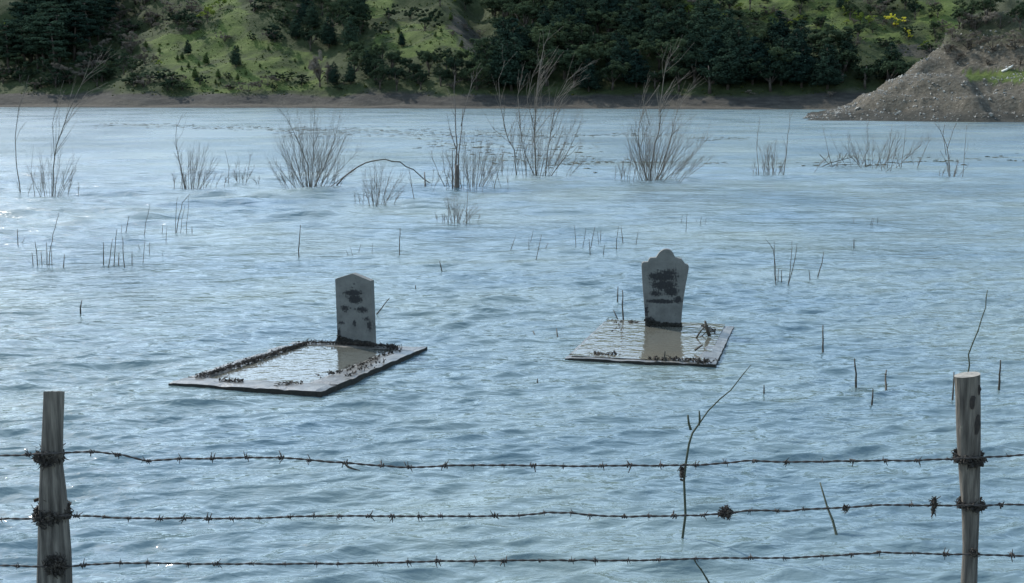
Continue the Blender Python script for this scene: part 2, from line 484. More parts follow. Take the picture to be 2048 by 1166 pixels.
# grass tufts and low herbs over the meadows
def build_tufts():
    n = 8000
    x = rng.uniform(-125, 125, n); d = rng.uniform(11, 75, n); y = shore_y(x) + d
    z = hill_z(x, y); px, py = to_px(x, y, z)
    keep = (py > -5) & (px > -20) & (px < 2070) & (fbm(x * 0.3, y * 0.3, 3) > -0.25)
    x, y, z = x[keep], y[keep], z[keep]; n = len(x)
    h = rng.uniform(0.06, 0.22, n) * np.where(rng.random(n) < 0.04, 2.2, 1.0); w = h * rng.uniform(0.7, 1.6, n)
    V, F = [], []
    for k in range(3):
        a = rng.uniform(0, math.pi, n); c, s_ = np.cos(a), np.sin(a)
        q = np.stack([np.stack([x - c * w, y - s_ * w, z - 0.05], 1), np.stack([x + c * w, y + s_ * w, z - 0.05], 1), np.stack([x + c * w * 0.6, y + s_ * w * 0.6 - 0.1, z + h], 1), np.stack([x - c * w * 0.5, y - s_ * w * 0.5 - 0.1, z + h * 0.8], 1)], 1).reshape(-1, 3)
        F.append(np.arange(n)[:, None] * 4 + np.arange(4)[None] + k * 4 * n); V.append(q)
    V, F = np.concatenate(V), np.concatenate(F)
    me = bpy.data.meshes.new('grass_tufts')
    me.vertices.add(len(V)); me.vertices.foreach_set('co', V.astype(np.float32).ravel())
    me.loops.add(F.size); me.loops.foreach_set('vertex_index', F.astype(np.int32).ravel())
    me.polygons.add(len(F)); me.polygons.foreach_set('loop_start', np.arange(0, F.size, 4, dtype=np.int32))
    me.update(calc_edges=True)
    me.materials.append(leaf_mat('rough_grass', (0.045, 0.060, 0.018), (0.095, 0.115, 0.034), 0.5, 0.9))
    tag(link('grass_tufts', me), 'rough grass and low herbs over the far hillside', 'grass', kind='stuff')
build_tufts()

# ---------------------------------------------------------------- headland on the right
HL_W = [(33.0, 0.0), (34.4, 0.1), (37.8, 1.4), (41.3, 2.9), (43.3, 4.1), (44.8, 5.3), (47.7, 6.9), (49.7, 8.5), (50.5, 10.0), (52.6, 11.6), (54, 12.9), (57.5, 15.0), (62, 16.5), (90, 19), (140, 22)]
def headland_z(X, Y):
    X = np.asarray(X, float); Y = np.asarray(Y, float)
    Xe = X * 150.0 / np.clip(Y, 120, 240) + 0.6 * fbm(Y * 0.15, X * 0.02, 3)
    P = np.interp(Xe, [p[0] + (1.2 if p[1] < 2 else 0.2 if p[1] < 6 else -0.8) for p in HL_W], [p[1] for p in HL_W], left=-1.0)
    P = np.where(Xe < 34.2, (Xe - 34.2) * 0.4, P)
    P = P + (0.28 * fbm(X * 0.35, Y * 0.25, 4) + 0.18 * np.abs(fbm(X * 1.1, Y * 0.8, 3))) * np.clip(P / 2.0, 0, 1)
    yw = 146.5 - 0.62 * (X - 35) + 1.0 * np.sin(X * 0.5) + 0.8 * fbm(X * 0.3, Y * 0.05)
    d = Y - yw
    n = fbm(X * 0.22, Y * 0.22, 4)
    front = np.interp(d, [-30, 0, 1.5, 8, 10.5, 17, 20, 30, 60, 90], [-6, 0, 0.55, 3.4, 4.6, 5.3, 6.2, 12.5, 22, 26]) + 0.45 * n * np.clip(d / 4, 0, 1)
    back = 30 - (Y - 172) * 0.9
    k = 0.5
    sm = 1.3
    hh_ = np.clip(0.5 + 0.5 * (front - P) / sm, 0, 1)
    z = front * (1 - hh_) + P * hh_ - sm * hh_ * (1 - hh_) * np.clip((P + front) / 4, 0, 1)
    z = np.minimum(z, back)
    z = z + 0.22 * np.sin(z * 3.2 + 1.5 * fbm(X * 0.2, Y * 0.2, 2)) * np.clip(z / 2, 0, 1)
    return z + 0.20 * fbm(X * 0.9, Y * 0.9, 3) * np.clip(d / 3, 0, 1)

def build_headland():
    xs = np.linspace(27, 140, 330); ys = np.linspace(60, 235, 330)
    X, Y = np.meshgrid(xs, ys)
    Z = headland_z(X, Y)
    px, py = to_px(X, Y, Z)
    cov = np.zeros(X.shape + (3,))
    jx, jy = px + 10 * fbm(X * 0.6, Y * 0.6, 3), py + 5 * fbm(X * 0.6 + 9, Y * 0.6, 3)
    g = inpoly(jx, jy, [(1925, 146), (1990, 138), (2200, 132), (2300, 160), (2060, 164), (1940, 162)])
    cov[..., 0] = np.where(g, 1.0, 0.0)
    cov[..., 1] = np.where(g, 0.0, np.clip((2.2 - Z) / 1.0, 0, 1) * 0.9)
    cov[..., 2] = np.where(g, 0.0, np.clip((Z - 0.5) / 1.0, 0, 1) * np.clip((10.5 - Z) / 2.5, 0.25, 1) * 0.95)
    o = link('headland', grid_mesh('headland', X, Y, Z, M['terrain'], cov))
    tag(o, 'stony grey headland sloping into the lake on the right', 'headland', kind='structure')
build_headland()

def headland_at(x, y):
    d = ray(x, y); t = np.arange(100, 240, 0.15)
    P = np.array([0, 0, CAMH])[None] + d[None] * t[:, None]
    hz = headland_z(P[:, 0], P[:, 1])
    k = np.where((hz >= P[:, 2]) & (hz > 0))[0]
    if len(k) == 0: return None
    p = P[k[0]].copy(); p[2] = hz[k[0]]
    return p

def build_stones():
    m = MB()
    oct_v = np.array([[1, 0, 0], [-1, 0, 0], [0, 1, 0], [0, -1, 0], [0, 0, 1], [0, 0, -1]], float)
    oct_f = [(0, 2, 4), (2, 1, 4), (1, 3, 4), (3, 0, 4), (2, 0, 5), (1, 2, 5), (3, 1, 5), (0, 3, 5)]
    n = 0
    while n < 2600:
        x, y = rng.uniform(33, 75), rng.uniform(118, 175)
        z = float(headland_z(x, y))
        if z < 0.05 or z > 10.5: continue
        if fbm(np.array(x * 0.3), np.array(y * 0.3), 2) < -0.15 and rng.random() < 0.8: continue
        s = 0.05 + 0.14 * rng.random() ** 3
        if rng.random() < 0.02: s *= 2.0
        v = (oct_v * rng.uniform(0.6, 1.3, (6, 3)) * s * np.array([1.2, 1.2, 0.8])) @ rrot().T + [x, y, z + s * 0.2]
        b = len(m.v); m.v.extend(v); m.f.extend([tuple(b + i for i in f) for f in oct_f]); n += 1
    o = m.build('stones', M['stone'], None, False)
    tag(o, 'pale loose stones strewn over the headland slope', 'stones', kind='stuff')
build_stones()

# ---------------------------------------------------------------- trees
def leaf_cloud(centres, radii, per, size, squash=0.7, seed=0, sliver=1.0):
    r = np.random.default_rng(seed)
    V, F = [], []
    for c, rad in zip(centres, radii):
        n = max(6, int(per))
        d = r.normal(size=(n, 3)); d /= np.linalg.norm(d, axis=1)[:, None]
        rr = rad * r.random((n, 1)) ** 0.45
        p = c + d * rr * np.array([1, 1, squash])
        a = r.normal(size=(n, 3)); a /= np.linalg.norm(a, axis=1)[:, None]
        out = np.array([c[0], c[1], (c[2] - 0.45) * 0.6]); out = out / (np.linalg.norm(out) + 1e-6)
        nrm = d * 0.9 + out * 0.55 + r.normal(size=(n, 3)) * 0.38
        e = np.cross(a, nrm); e /= np.linalg.norm(e, axis=1)[:, None] + 1e-9
        f = np.cross(nrm, e); f /= np.linalg.norm(f, axis=1)[:, None] + 1e-9
        s = size * r.uniform(0.6, 1.4, (n, 1))
        b = len(V) * 1
        q = np.stack([p - e * s, p - f * s * 0.7 * sliver, p + e * s, p + f * s * 0.7 * sliver], 1).reshape(-1, 3)
        base = sum(len(x) for x in V)
        V.append(q)
        F.append((np.arange(n)[:, None] * 4 + np.arange(4)[None]) + base)
    return np.concatenate(V), np.concatenate(F)

def fast_mesh(name, V, F, mat):
    me = bpy.data.meshes.new(name)
    V = np.asarray(V, np.float32); F = np.asarray(F, np.int32)
    me.vertices.add(len(V)); me.vertices.foreach_set('co', V.ravel())
    me.loops.add(F.size); me.loops.foreach_set('vertex_index', F.ravel())
    me.polygons.add(len(F)); me.polygons.foreach_set('loop_start', np.arange(0, F.size, F.shape[1], dtype=np.int32))
    me.update(calc_edges=True)
    me.materials.append(mat)
    return me

def conifer(seed, mat, slim=1.0, full=1.0):
    """unit height pine: tapered trunk with limbs, uneven whorls of needle clumps"""
    r = np.random.default_rng(seed)
    cs, rs = [], []
    tb = MB()
    lean = r.normal(size=2) * 0.03
    tb.tube([(0, 0, -0.03), (lean[0] * 0.3, lean[1] * 0.3, 0.3), (lean[0], lean[1], 0.95)], [0.022, 0.016, 0.003], 6)
    t = 0.16
    while t < 0.97:
        prof = (0.25 * slim) * (1 - t) ** 0.62 * (1.0 if t > 0.25 else 0.75)
        n = max(2, int(5.5 * (1 - t) + 2))
        a0 = r.uniform(0, 6.28)
        for k in range(n):
            a = a0 + 6.283 * k / n + r.normal() * 0.25
            L = prof * r.uniform(0.65, 1.2)
            end = np.array([lean[0] * t + math.cos(a) * L, lean[1] * t + math.sin(a) * L, t - L * 0.12 + r.normal() * 0.012])
            tb.tube([(lean[0] * t, lean[1] * t, t - 0.02), end], [0.006, 0.002], 3)
            for q in ((1.0, 0.5) if L > 0.1 else (0.9,)):
                cs.append(np.array([lean[0] * t, lean[1] * t, t]) * (1 - q) + end * q)
                rs.append((0.045 + 0.24 * L * full) * r.uniform(0.8, 1.25))
        t += 0.055 + 0.03 * r.random()
    cs.append(np.array([lean[0], lean[1], 0.97])); rs.append(0.035)
    V, F = leaf_cloud(cs, rs, 60, 0.017, 0.75, seed)
    return fast_mesh('pine_crown', V, F, mat), tb.mesh('pine_trunk', M['trunk'])

def broadleaf(seed, mat, wide=1.0, per=30, size=0.026, nclump=55, sliver=1.0, low=0.25):
    r = np.random.default_rng(seed)
    tb = MB(); cs, rs = [], []
    tb.tube([(0, 0, -0.03), (r.normal() * 0.02, 0, low * 0.8), (r.normal() * 0.04, r.normal() * 0.03, 0.6)], [0.03, 0.022, 0.008], 6)
    lobes = [np.array([r.normal() * 0.17 * wide, r.normal() * 0.17 * wide, r.uniform(low + 0.12, 0.80)]) for _ in range(7)]
    for L in lobes: tb.tube([(0, 0, low * 0.8), L * 0.6 + np.array([0, 0, 0.05]), L], [0.014, 0.008, 0.003], 4)
    for _ in range(nclump):
        L = lobes[r.integers(len(lobes))]
        d = r.normal(size=3); d /= np.linalg.norm(d)
        c = L + d * r.uniform(0.05, 0.2) * np.array([wide, wide, 0.85])
        if c[2] < 0.08: c[2] = 0.08
        cs.append(c); rs.append(r.uniform(0.045, 0.10))
    V, F = leaf_cloud(cs, rs, per * 2, size * 0.72, 0.8, seed, sliver)
    return fast_mesh('crown', V, F, mat), tb.mesh('trunk', M['trunk'])

def tall_pine(seed, mat):
    """older pine: bare trunk, wide broken layers high up"""
    r = np.random.default_rng(seed)
    tb = MB(); cs, rs = [], []
    bx, by = r.normal(size=2) * 0.03
    tb.tube([(0, 0, -0.03), (bx * 0.4, by * 0.4, 0.45), (bx, by, 0.95)], [0.022, 0.017, 0.005], 6)
    for t in np.linspace(0.36, 0.97, 9):
        for k in range(5):
            a = r.uniform(0, 6.28); L = r.uniform(0.10, 0.27) * (1.15 - 0.6 * abs(t - 0.62) / 0.4)
            end = np.array([bx * t + math.cos(a) * L, by * t + math.sin(a) * L, t + r.normal() * 0.02])
            tb.tube([(bx * t, by * t, t - 0.03), end], [0.007, 0.002], 3)
            cs += [end, end * 0.6 + np.array([bx * t, by * t, t]) * 0.4]; rs += [r.uniform(0.05, 0.09), r.uniform(0.05, 0.08)]
    V, F = leaf_cloud(cs, rs, 64, 0.016, 0.5, seed)
    return fast_mesh('pine_crown', V, F, mat), tb.mesh('pine_trunk', M['trunk'])

KIND = {
    'pine': [conifer(s, M['pine'], 1.0 + 0.12 * (s % 3), 1.1) for s in (1, 2, 3, 4, 5, 6)],
    'young': [conifer(s, M['pine_light'], 1.25, 1.0) for s in (11, 12, 13)],
    'tall': [tall_pine(s, M['pine']) for s in (21, 22, 23)],
    'oak': [broadleaf(s, M['broad'], 1.1) for s in (31, 32, 33, 34)],
    'bush': [broadleaf(s, M['broad'], 1.7, 30, 0.04, 40, 1, 0.08) for s in (41, 42, 43)],
    'spring': [broadleaf(s, M['spring'], 1.0, 26, 0.03, 45) for s in (51, 52)],
    'yellow': [broadleaf(s, M['yellow'], 1.3, 30, 0.035, 45, 1, 0.12) for s in (61,)],
    'scrub': [broadleaf(s, M['scrub'], 1.7, 44, 0.06, 44, 0.13, 0.06) for s in (71, 72, 73)],
    'bare': [broadleaf(s, M['scrub'], 0.9, 40, 0.06, 40, 0.12, 0.15) for s in (81, 82)],
}
CNAME = {'pine': 'pine_tree', 'young': 'young_pine', 'tall': 'tall_pine', 'oak': 'oak_tree', 'bush': 'evergreen_bush', 'spring': 'spring_tree', 'yellow': 'yellow_bush', 'scrub': 'scrub_bush', 'bare': 'bare_tree'}
CCAT = {'pine': 'pine tree', 'young': 'young pine', 'tall': 'pine tree', 'oak': 'tree', 'bush': 'bush', 'spring': 'tree', 'yellow': 'bush', 'scrub': 'bush', 'bare': 'tree'}

def plant(kind, p, h, label, group=None, wide=1.0):
    cm, tm = KIND[kind][rng.integers(len(KIND[kind]))]
    e = empty(CNAME[kind], p, (0, 0, rng.uniform(0, 6.28)))
    s = h
    e.scale = (s * wide, s * wide, s)
    link('crown', cm, e); link('trunk', tm, e)
    tag(e, label, CCAT[kind], group)
    return e

def plant_px(kind, x, y, hpx, label, group=None, wide=1.0, where=hill_at):
    p = where(x, y)
    if p is None: return None
    return plant(kind, p, hpx * np.linalg.norm(p - [0, 0, CAMH]) / FPX, label, group, wide)

# landmarks on the photograph's x axis, used to say which stretch of the wood a tree stands in
def stretch(x):
    for lim, t in ((60, 'at the left edge'), (300, 'above the leaning sapling'), (520, 'behind the short willow'), (740, 'behind the fan-shaped willow'),
                   (880, 'above the arched branch'), (985, 'behind the dead snag'), (1090, 'left of the tallest willow'), (1200, 'right of the tallest willow'),
                   (1290, 'between the two big willows'), (1420, 'behind the right-hand willow'), (1560, 'past the right-hand willow'),
                   (1700, 'left of the stony headland'), (5000, 'beside the stony headland')):
        if x < lim: return t

# dense wood on the far slope
placed = []
def free(p, r):
    for q in placed:
        if (q[0] - p[0]) ** 2 + (q[1] - p[1]) ** 2 < r * r: return False
    return True
WOOD = [[(1010, 186), (960, 150), (1005, 120), (1000, 60), (960, 25), (1000, -60), (1330, -60), (1360, 50), (1480, 80), (1560, 110), (1660, 132), (1770, 150), (1835, 168), (1800, 184), (1600, 190), (1200, 188)],
        [(-40, 150), (-40, -60), (200, -60), (215, 60), (180, 110), (120, 150)],
        [(590, 95), (600, -50), (700, -50), (730, 60), (700, 105), (640, 108)],
        [(660, 180), (690, 130), (790, 128), (960, 135), (980, 182), (800, 184)]]
def build_wood():
    cand = []
    for X in np.arange(-135, 110, 2.3):
        for D in np.arange(13.5, 80, 2.3):
            x = X + rng.uniform(-1.1, 1.1); d = D + rng.uniform(-1.1, 1.1)
            y = shore_y(x) + d
            z = float(hill_z(x, y)); a, b = to_px(x, y, z)
            cand.append((x, y, z, a, b, d))
    rng.shuffle(cand)
    A = np.array(cand)
    for w, poly in enumerate(WOOD):
        ins = inpoly(A[:, 3], A[:, 4], poly) & (A[:, 4] > -3)
        for (x, y, z, a, b, d) in A[ins]:
            p = (x, y, z)
            if not free(p, (3.4, 3.6, 4.4, 3.5)[w]): continue
            placed.append(p)
            row = 'low in the wood' if d < 22 else ('midway up the wood' if d < 38 else 'high in the wood' if d < 47 else 'atop the wood')
            if w == 0:
                k = 'pine' if rng.random() < 0.42 else 'oak'
                h = rng.uniform(7.2, 11.5) * (0.85 if k == 'oak' else 1.0)
                nm = 'dark pine' if k == 'pine' else 'rounded dark tree'
                sz = 'tall ' if h > 9.8 else ('small ' if h < 8.2 else '')
                plant(k, p, h, f'{sz}{nm} {row}, {stretch(a)}', 'trees of the dense hillside wood', 1.45)
            elif w == 1:
                k = 'tall' if d > 18 else 'pine'
                h = rng.uniform(11, 14.5) if k == 'tall' else rng.uniform(7, 9)
                plant(k, p, h, f'{"tall flat-layered pine" if k == "tall" else "bushy dark pine"} {row.replace("the wood", "the left grove")}', 'pines of the left grove', 1.4)
            elif w == 2:
                plant('oak' if rng.random() < 0.5 else 'pine', p, rng.uniform(6, 9), f'dark tree {row.replace("the wood", "the clump")} above the bare pale tree', 'dark clump above the meadow', 1.2)
            else:
                plant('oak' if rng.random() < 0.85 else 'pine', p, rng.uniform(5, 7.6), f'dark tree in the row along the bank, {stretch(a)}', 'row of trees along the bank', 1.1)
build_wood()

# young pines dotted over the meadow
young = [(412, 130, 20), (391, 158, 20), (437, 158, 16), (472, 134, 36), (376, 110, 25), (355, 122, 10), (365, 120, 12), (492, 151, 9), (475, 161, 12), (431, 168, 8),
         (537, 103, 9), (590, 125, 7), (566, 154, 7), (520, 135, 7), (377, 137, 10), (398, 134, 9), (364, 141, 8), (292, 97, 12), (319, 106, 10), (474, 103, 11), (441, 170, 6),
         (804, 94, 26), (923, 95, 13), (883, 66, 9), (870, 74, 9), (936, 106, 7), (902, 42, 14), (797, 68, 12), (525, 117, 6), (545, 172, 6), (610, 140, 6)]
for i, (x, y, hp) in enumerate(young):
    sz = 'largest' if hp > 30 else ('big' if hp > 18 else ('middling' if hp > 11 else 'tiny'))
    ht = 'at the foot of the meadow' if y > 150 else ('half way up the meadow' if y > 115 else 'at the top of the meadow')
    where_ = ('left part' if x < 385 else 'middle' if x < 480 else 'right part') if x < 700 else None
    lab = f'{sz} young pine {ht}, in its {where_}' if where_ else f'{sz} young pine on the upper green terrace, {stretch(x)}'
    plant_px('young' if hp < 22 else 'pine', x, y, hp * 1.15, lab, 'young pines on the meadows', 1.2)

# bushes, spring-green and yellow trees, bare shrubs
spec = [
    ('bush', 763, 68, 26, 'rounded evergreen bush at the left end of the green terrace', 1.3), ('bush', 850, 62, 46, 'big rounded evergreen bush above the green terrace', 1.2),
    ('bush', 777, 40, 34, 'dark evergreen bush high on the slope above the terrace', 1.0), ('bush', 820, 40, 26, 'smaller evergreen bush beside the big rounded one', 1.2),
    ('bush', 550, 85, 38, 'dark wide bush at the top right of the meadow', 1.2), ('bush', 508, 25, 26, 'dark bush at the upper picture edge over the meadow', 1.5),
    ('bush', 540, 20, 30, 'second dark bush at the upper picture edge over the meadow', 1.5), ('bush', 505, 82, 16, 'low bush near the top of the meadow', 1.4),
    ('bush', 345, 172, 30, 'brown-green bush on the bank left of the meadow', 1.3), ('bush', 365, 182, 22, 'low dark bush at the meadow foot on the bank edge', 1.5),
    ('oak', 248, 150, 46, 'dark round tree on the bank right of the left grove', 0.9), ('spring', 125, 75, 22, 'pale green tree glowing inside the left grove', 1.0),
    ('spring', 415, 45, 36, 'bright green tree at the upper edge left of centre', 1.0), ('spring', 440, 20, 30, 'second bright green tree at the upper edge', 1.0),
    ('spring', 18, 62, 18, 'pale green tree at the far left edge', 1.2), ('spring', 318, 134, 16, 'small pale yellow-green shrub at the meadow edge', 1.0),
    ('scrub', 225, 75, 40, 'bare taupe shrub beside the tall pines', 1.0), ('scrub', 262, 110, 46, 'large bare taupe shrub left of the meadow', 1.1), ('scrub', 200, 110, 34, 'bare brown shrub under the tall pines', 1.1),
    ('scrub', 290, 130, 34, 'bare brown shrub at the left meadow corner', 1.1), ('scrub', 240, 40, 34, 'bare shrub high above the left meadow', 1.2), ('scrub', 300, 45, 30, 'grey shrub on the shaded upper slope', 1.4),
    ('scrub', 345, 30, 30, 'grey shrub near the upper picture edge', 1.4), ('scrub', 380, 70, 22, 'low grey shrub above the young pines', 1.5), ('scrub', 450, 85, 20, 'low grey shrub above the largest young pine', 1.5),
    ('bush', 110, 160, 44, 'dark rounded bush low in the left grove', 1.2), ('bush', 170, 150, 40, 'dark rounded bush above the left bank', 1.2), ('bush', 40, 165, 44, 'dark bush at the left edge above the water', 1.2),
    ('bush', 205, 165, 30, 'low dark bush hanging over the left bank', 1.4), ('bush', 300, 165, 22, 'low bush on the brown bank shoulder', 1.5),
    ('bare', 640, 175, 78, 'bare pale tree standing at the right end of the meadow', 0.8), ('bare', 655, 168, 46, 'smaller bare tree behind the pale one', 0.8),
    ('yellow', 1785, 56, 26, 'bright yellow flowering bush on the right upper slope', 1.1), ('yellow', 1817, 80, 22, 'smaller yellow bush above the headland', 0.8),
    ('spring', 1850, 100, 20, 'pale green shrub next to the headland', 1.2), ('spring', 1720, 50, 24, 'pale green tree left of the yellow bush', 1.2), ('spring', 1690, 30, 20, 'pale green tree at the upper right slope', 1.2),
    ('scrub', 1760, 30, 34, 'bare brown shrub above the yellow bush', 1.2), ('scrub', 1740, 12, 30, 'bare brown shrub at the upper edge over the yellow bush', 1.2), ('scrub', 1765, 52, 16, 'low bare shrub touching the yellow bush', 1.2),
    ('oak', 1600, 30, 40, 'dark tree on the upper right meadow', 1.2), ('oak', 1700, 40, 40, 'dark tree left of the bare brown shrubs', 1.0), ('pine', 1680, 20, 34, 'dark pine at the upper right edge', 1.1),
    ('oak', 1830, 40, 40, 'dark tree right of the yellow bush', 1.0), ('oak', 1870, 75, 34, 'dark tree against the headland slope', 1.1), ('bush', 1860, 105, 30, 'dark bush at the headland foot', 1.2), ('oak', 1810, 20, 34, 'dark tree at the upper edge right of the shrubs', 1.1),
    ('bush', 1640, 55, 22, 'dark bush at the lower rim of the right meadow', 1.5), ('bush', 1440, 20, 30, 'dark bush at the upper rim of the wood', 1.4), ('oak', 1500, 20, 44, 'dark tree at the upper rim of the wood', 1.0),
    ('spring', 1330, 30, 24, 'pale green tree among the dark wood top', 1.2), ('bush', 985, 30, 26, 'dark bush at the top of the brown gully', 1.3), ('oak', 930, 20, 40, 'dark tree at the upper edge above the brown gully', 1.2),
    ('oak', 880, 12, 40, 'dark tree at the upper edge over the rounded bush', 1.2), ('scrub', 960, 70, 12, 'low brown scrub on the gully side', 1.4), ('scrub', 930, 60, 14, 'grey scrub on the gully rim', 1.4),
    ('scrub', 905, 72, 12, 'little grey scrub at the end of the terrace', 1.4), ('bush', 720, 70, 46, 'dark bush right of the clump above the meadow', 1.1),
    ('scrub', 780, 160, 24, 'brown scrub between the trees along the bank', 1.3), ('scrub', 1500, 190, 12, 'brown scrub low on the bare bank', 1.5), ('scrub', 1660, 195, 14, 'small scrub on the bank left of the headland', 1.4),
]
for (k, x, y, hp, lab, wd) in spec:
    plant_px(k, x, y, hp, lab, None, wd)
for i in range(46):
    for _ in range(20):
        x, y = rng.uniform(190, 620), rng.uniform(-10, 95)
        if not any(bool(inpoly(np.array([x]), np.array([y]), p)[0]) for p in MEADOWS[:1]): break
    plant_px('scrub' if rng.random() < 0.55 else 'bush', x, y, rng.uniform(14, 34), f'{"grey bare" if rng.random() < 0.5 else "dark"} scrub on the slope above the meadow, {stretch(x)}', 'scrub on the slope above the meadow', 1.4)
for i in range(40):
    x, y = rng.uniform(0, 1000), rng.uniform(158, 186)
    plant_px('bush' if rng.random() < 0.7 else 'scrub', x, y, rng.uniform(12, 26), f'low bush on the rim of the bare bank, {stretch(x)}', 'low bushes on the rim of the bank', 1.5)
for i in range(34):
    x, y = rng.uniform(-10, 270), rng.uniform(95, 178)
    k = ('bush', 'bush', 'oak', 'scrub')[rng.integers(4)]
    plant_px(k, x, y, rng.uniform(22, 42), f'{"bare brown shrub" if k == "scrub" else "dark bush" if k == "bush" else "dark round tree"} below the left grove, {stretch(x)}', 'undergrowth below the left grove', 1.4)
for i in range(64):
    x, y = rng.uniform(1340, 1890), rng.uniform(-2, 112)
    if y > 40 + (x - 1340) * 0.16: y *= 0.5
    k = ('bush', 'scrub', 'spring', 'oak', 'bush')[rng.integers(5)]
    nm = {'bush': 'dark bush', 'scrub': 'bare grey shrub', 'spring': 'pale green shrub', 'oak': 'small dark tree'}[k]
    plant_px(k, x, y, rng.uniform(10, 26) * (1.3 if k == 'oak' else 1.0), f'{nm} on the right-hand meadow slope, {stretch(x)}', 'shrubs on the right-hand meadow slope', 1.4)
hl = [('scrub', 1935, 100, 40, 'large bare taupe bush on the headland crest', 1.2), ('scrub', 1895, 108, 30, 'bare brown bush at the headland edge', 1.2), ('scrub', 1985, 108, 38, 'bare taupe bush right of the large one on the headland', 1.3),
      ('scrub', 2030, 100, 38, 'bare brown bush at the right edge on the headland', 1.3), ('scrub', 1950, 62, 38, 'bare grey bush high on the headland', 1.2), ('scrub', 2000, 60, 40, 'bare brown bush high on the headland slope', 1.2),
      ('scrub', 1915, 122, 20, 'low dark scrub beside the headland grass', 1.5), ('scrub', 1975, 130, 18, 'low scrub above the headland grass', 1.6), ('scrub', 1905, 80, 26, 'bare bush on the headland skyline', 1.2), ('scrub', 2040, 132, 22, 'low scrub at the right edge above the grass', 1.5),
      ('scrub', 1925, 60, 28, 'bare bush on the upper headland skyline', 1.2)]
for (k, x, y, hp, lab, wd) in hl:
    plant_px(k, x, y, hp, lab, 'bare bushes on the headland', wd, headland_at)
for (x, y, hp, lab) in ((1942, 56, 52, 'dark round tree at the top of the headland'), (1972, 48, 60, 'second dark round tree at the headland top'), (2040, 60, 56, 'dark tree at the upper right picture corner'), (1918, 58, 40, 'dark tree on the headland skyline')):
    plant_px('oak', x, y, hp, lab, 'dark trees on the headland top', 1.2, headland_at)

# pale fallen log on the headland grass
def log_on_headland():
    a, b = headland_at(2004, 144), headland_at(2026, 141)
    up = np.array([0, 0, 0.55])
    e = empty('fallen_log', a)
    m = MB(); m.tube([a - a, (b - a) * 0.4 + up * 0.25, (b - a) * 0.8 + up * 0.7, (b - a) + up], [0.16, 0.14, 0.11, 0.05], 7); m.build('stem', M['driftwood'], e)
    m = MB(); m.tube([(b - a) * 0.45 + up * 0.3, (b - a) * 0.55 + np.array([0, -0.3, 0.5])], [0.07, 0.03], 5); m.build('branch_stub', M['driftwood'], e)
    tag(e, 'bleached fallen log lying on the headland grass', 'log')
log_on_headland()

# ---------------------------------------------------------------- flooded willows
def stem_mesh(pts, r0, r1, ntw, mpp, lean=0.0, tw_len=(0.12, 0.34), sides=5, updir=0.35):
    """one stem with its twigs as a mesh, pts relative to the root"""
    pts = [np.asarray(p, float) for p in pts]
    # resample with slight crookedness
    P = []
    for i in range(len(pts) - 1):
        for t in (0, 0.5): P.append(pts[i] * (1 - t) + pts[i + 1] * t)
    P.append(pts[-1])
    L = sum(np.linalg.norm(P[i + 1] - P[i]) for i in range(len(P) - 1))
    for i in range(1, len(P) - 1): P[i] = P[i] + rng.normal(size=3) * L * 0.0035
    n = len(P)
    rad = [r0 + (r1 - r0) * (i / (n - 1)) ** 0.8 for i in range(n)]
    m = MB(); m.tube(P, rad, sides)
    for _ in range(ntw):
        t = rng.uniform(0.22, 0.97); i = min(n - 2, int(t * (n - 1))); fr = t * (n - 1) - i
        s = P[i] * (1 - fr) + P[i + 1] * fr
        tan = P[i + 1] - P[i]; tan = tan / (np.linalg.norm(tan) + 1e-9)
        side = rng.normal(size=3); side -= tan * side.dot(tan); side /= np.linalg.norm(side)
        d = tan * 0.85 + side * rng.uniform(0.35, 0.75) + np.array([lean, 0, updir])
        d /= np.linalg.norm(d)
        l = L * rng.uniform(*tw_len) * (1.15 - 0.6 * t)
        e1 = s + d * l * 0.5 + rng.normal(size=3) * l * 0.04
        e2 = s + d * l + np.array([lean * 0.4, 0, 0.12]) * l + rng.normal(size=3) * l * 0.06
        rr = min(rad[i] * 0.55, r1 * 2.2)
        m.tube([s, e1, e2], [rr, rr * 0.75, r1 * 0.6], 4, False)
        if rng.random() < 0.6:
            d2 = d + rng.normal(size=3) * 0.4 + np.array([lean, 0, 0.2]); d2 /= np.linalg.norm(d2)
            m.tube([e1, e1 + d2 * l * 0.45], [rr * 0.6, r1 * 0.5], 3, False)
    return m

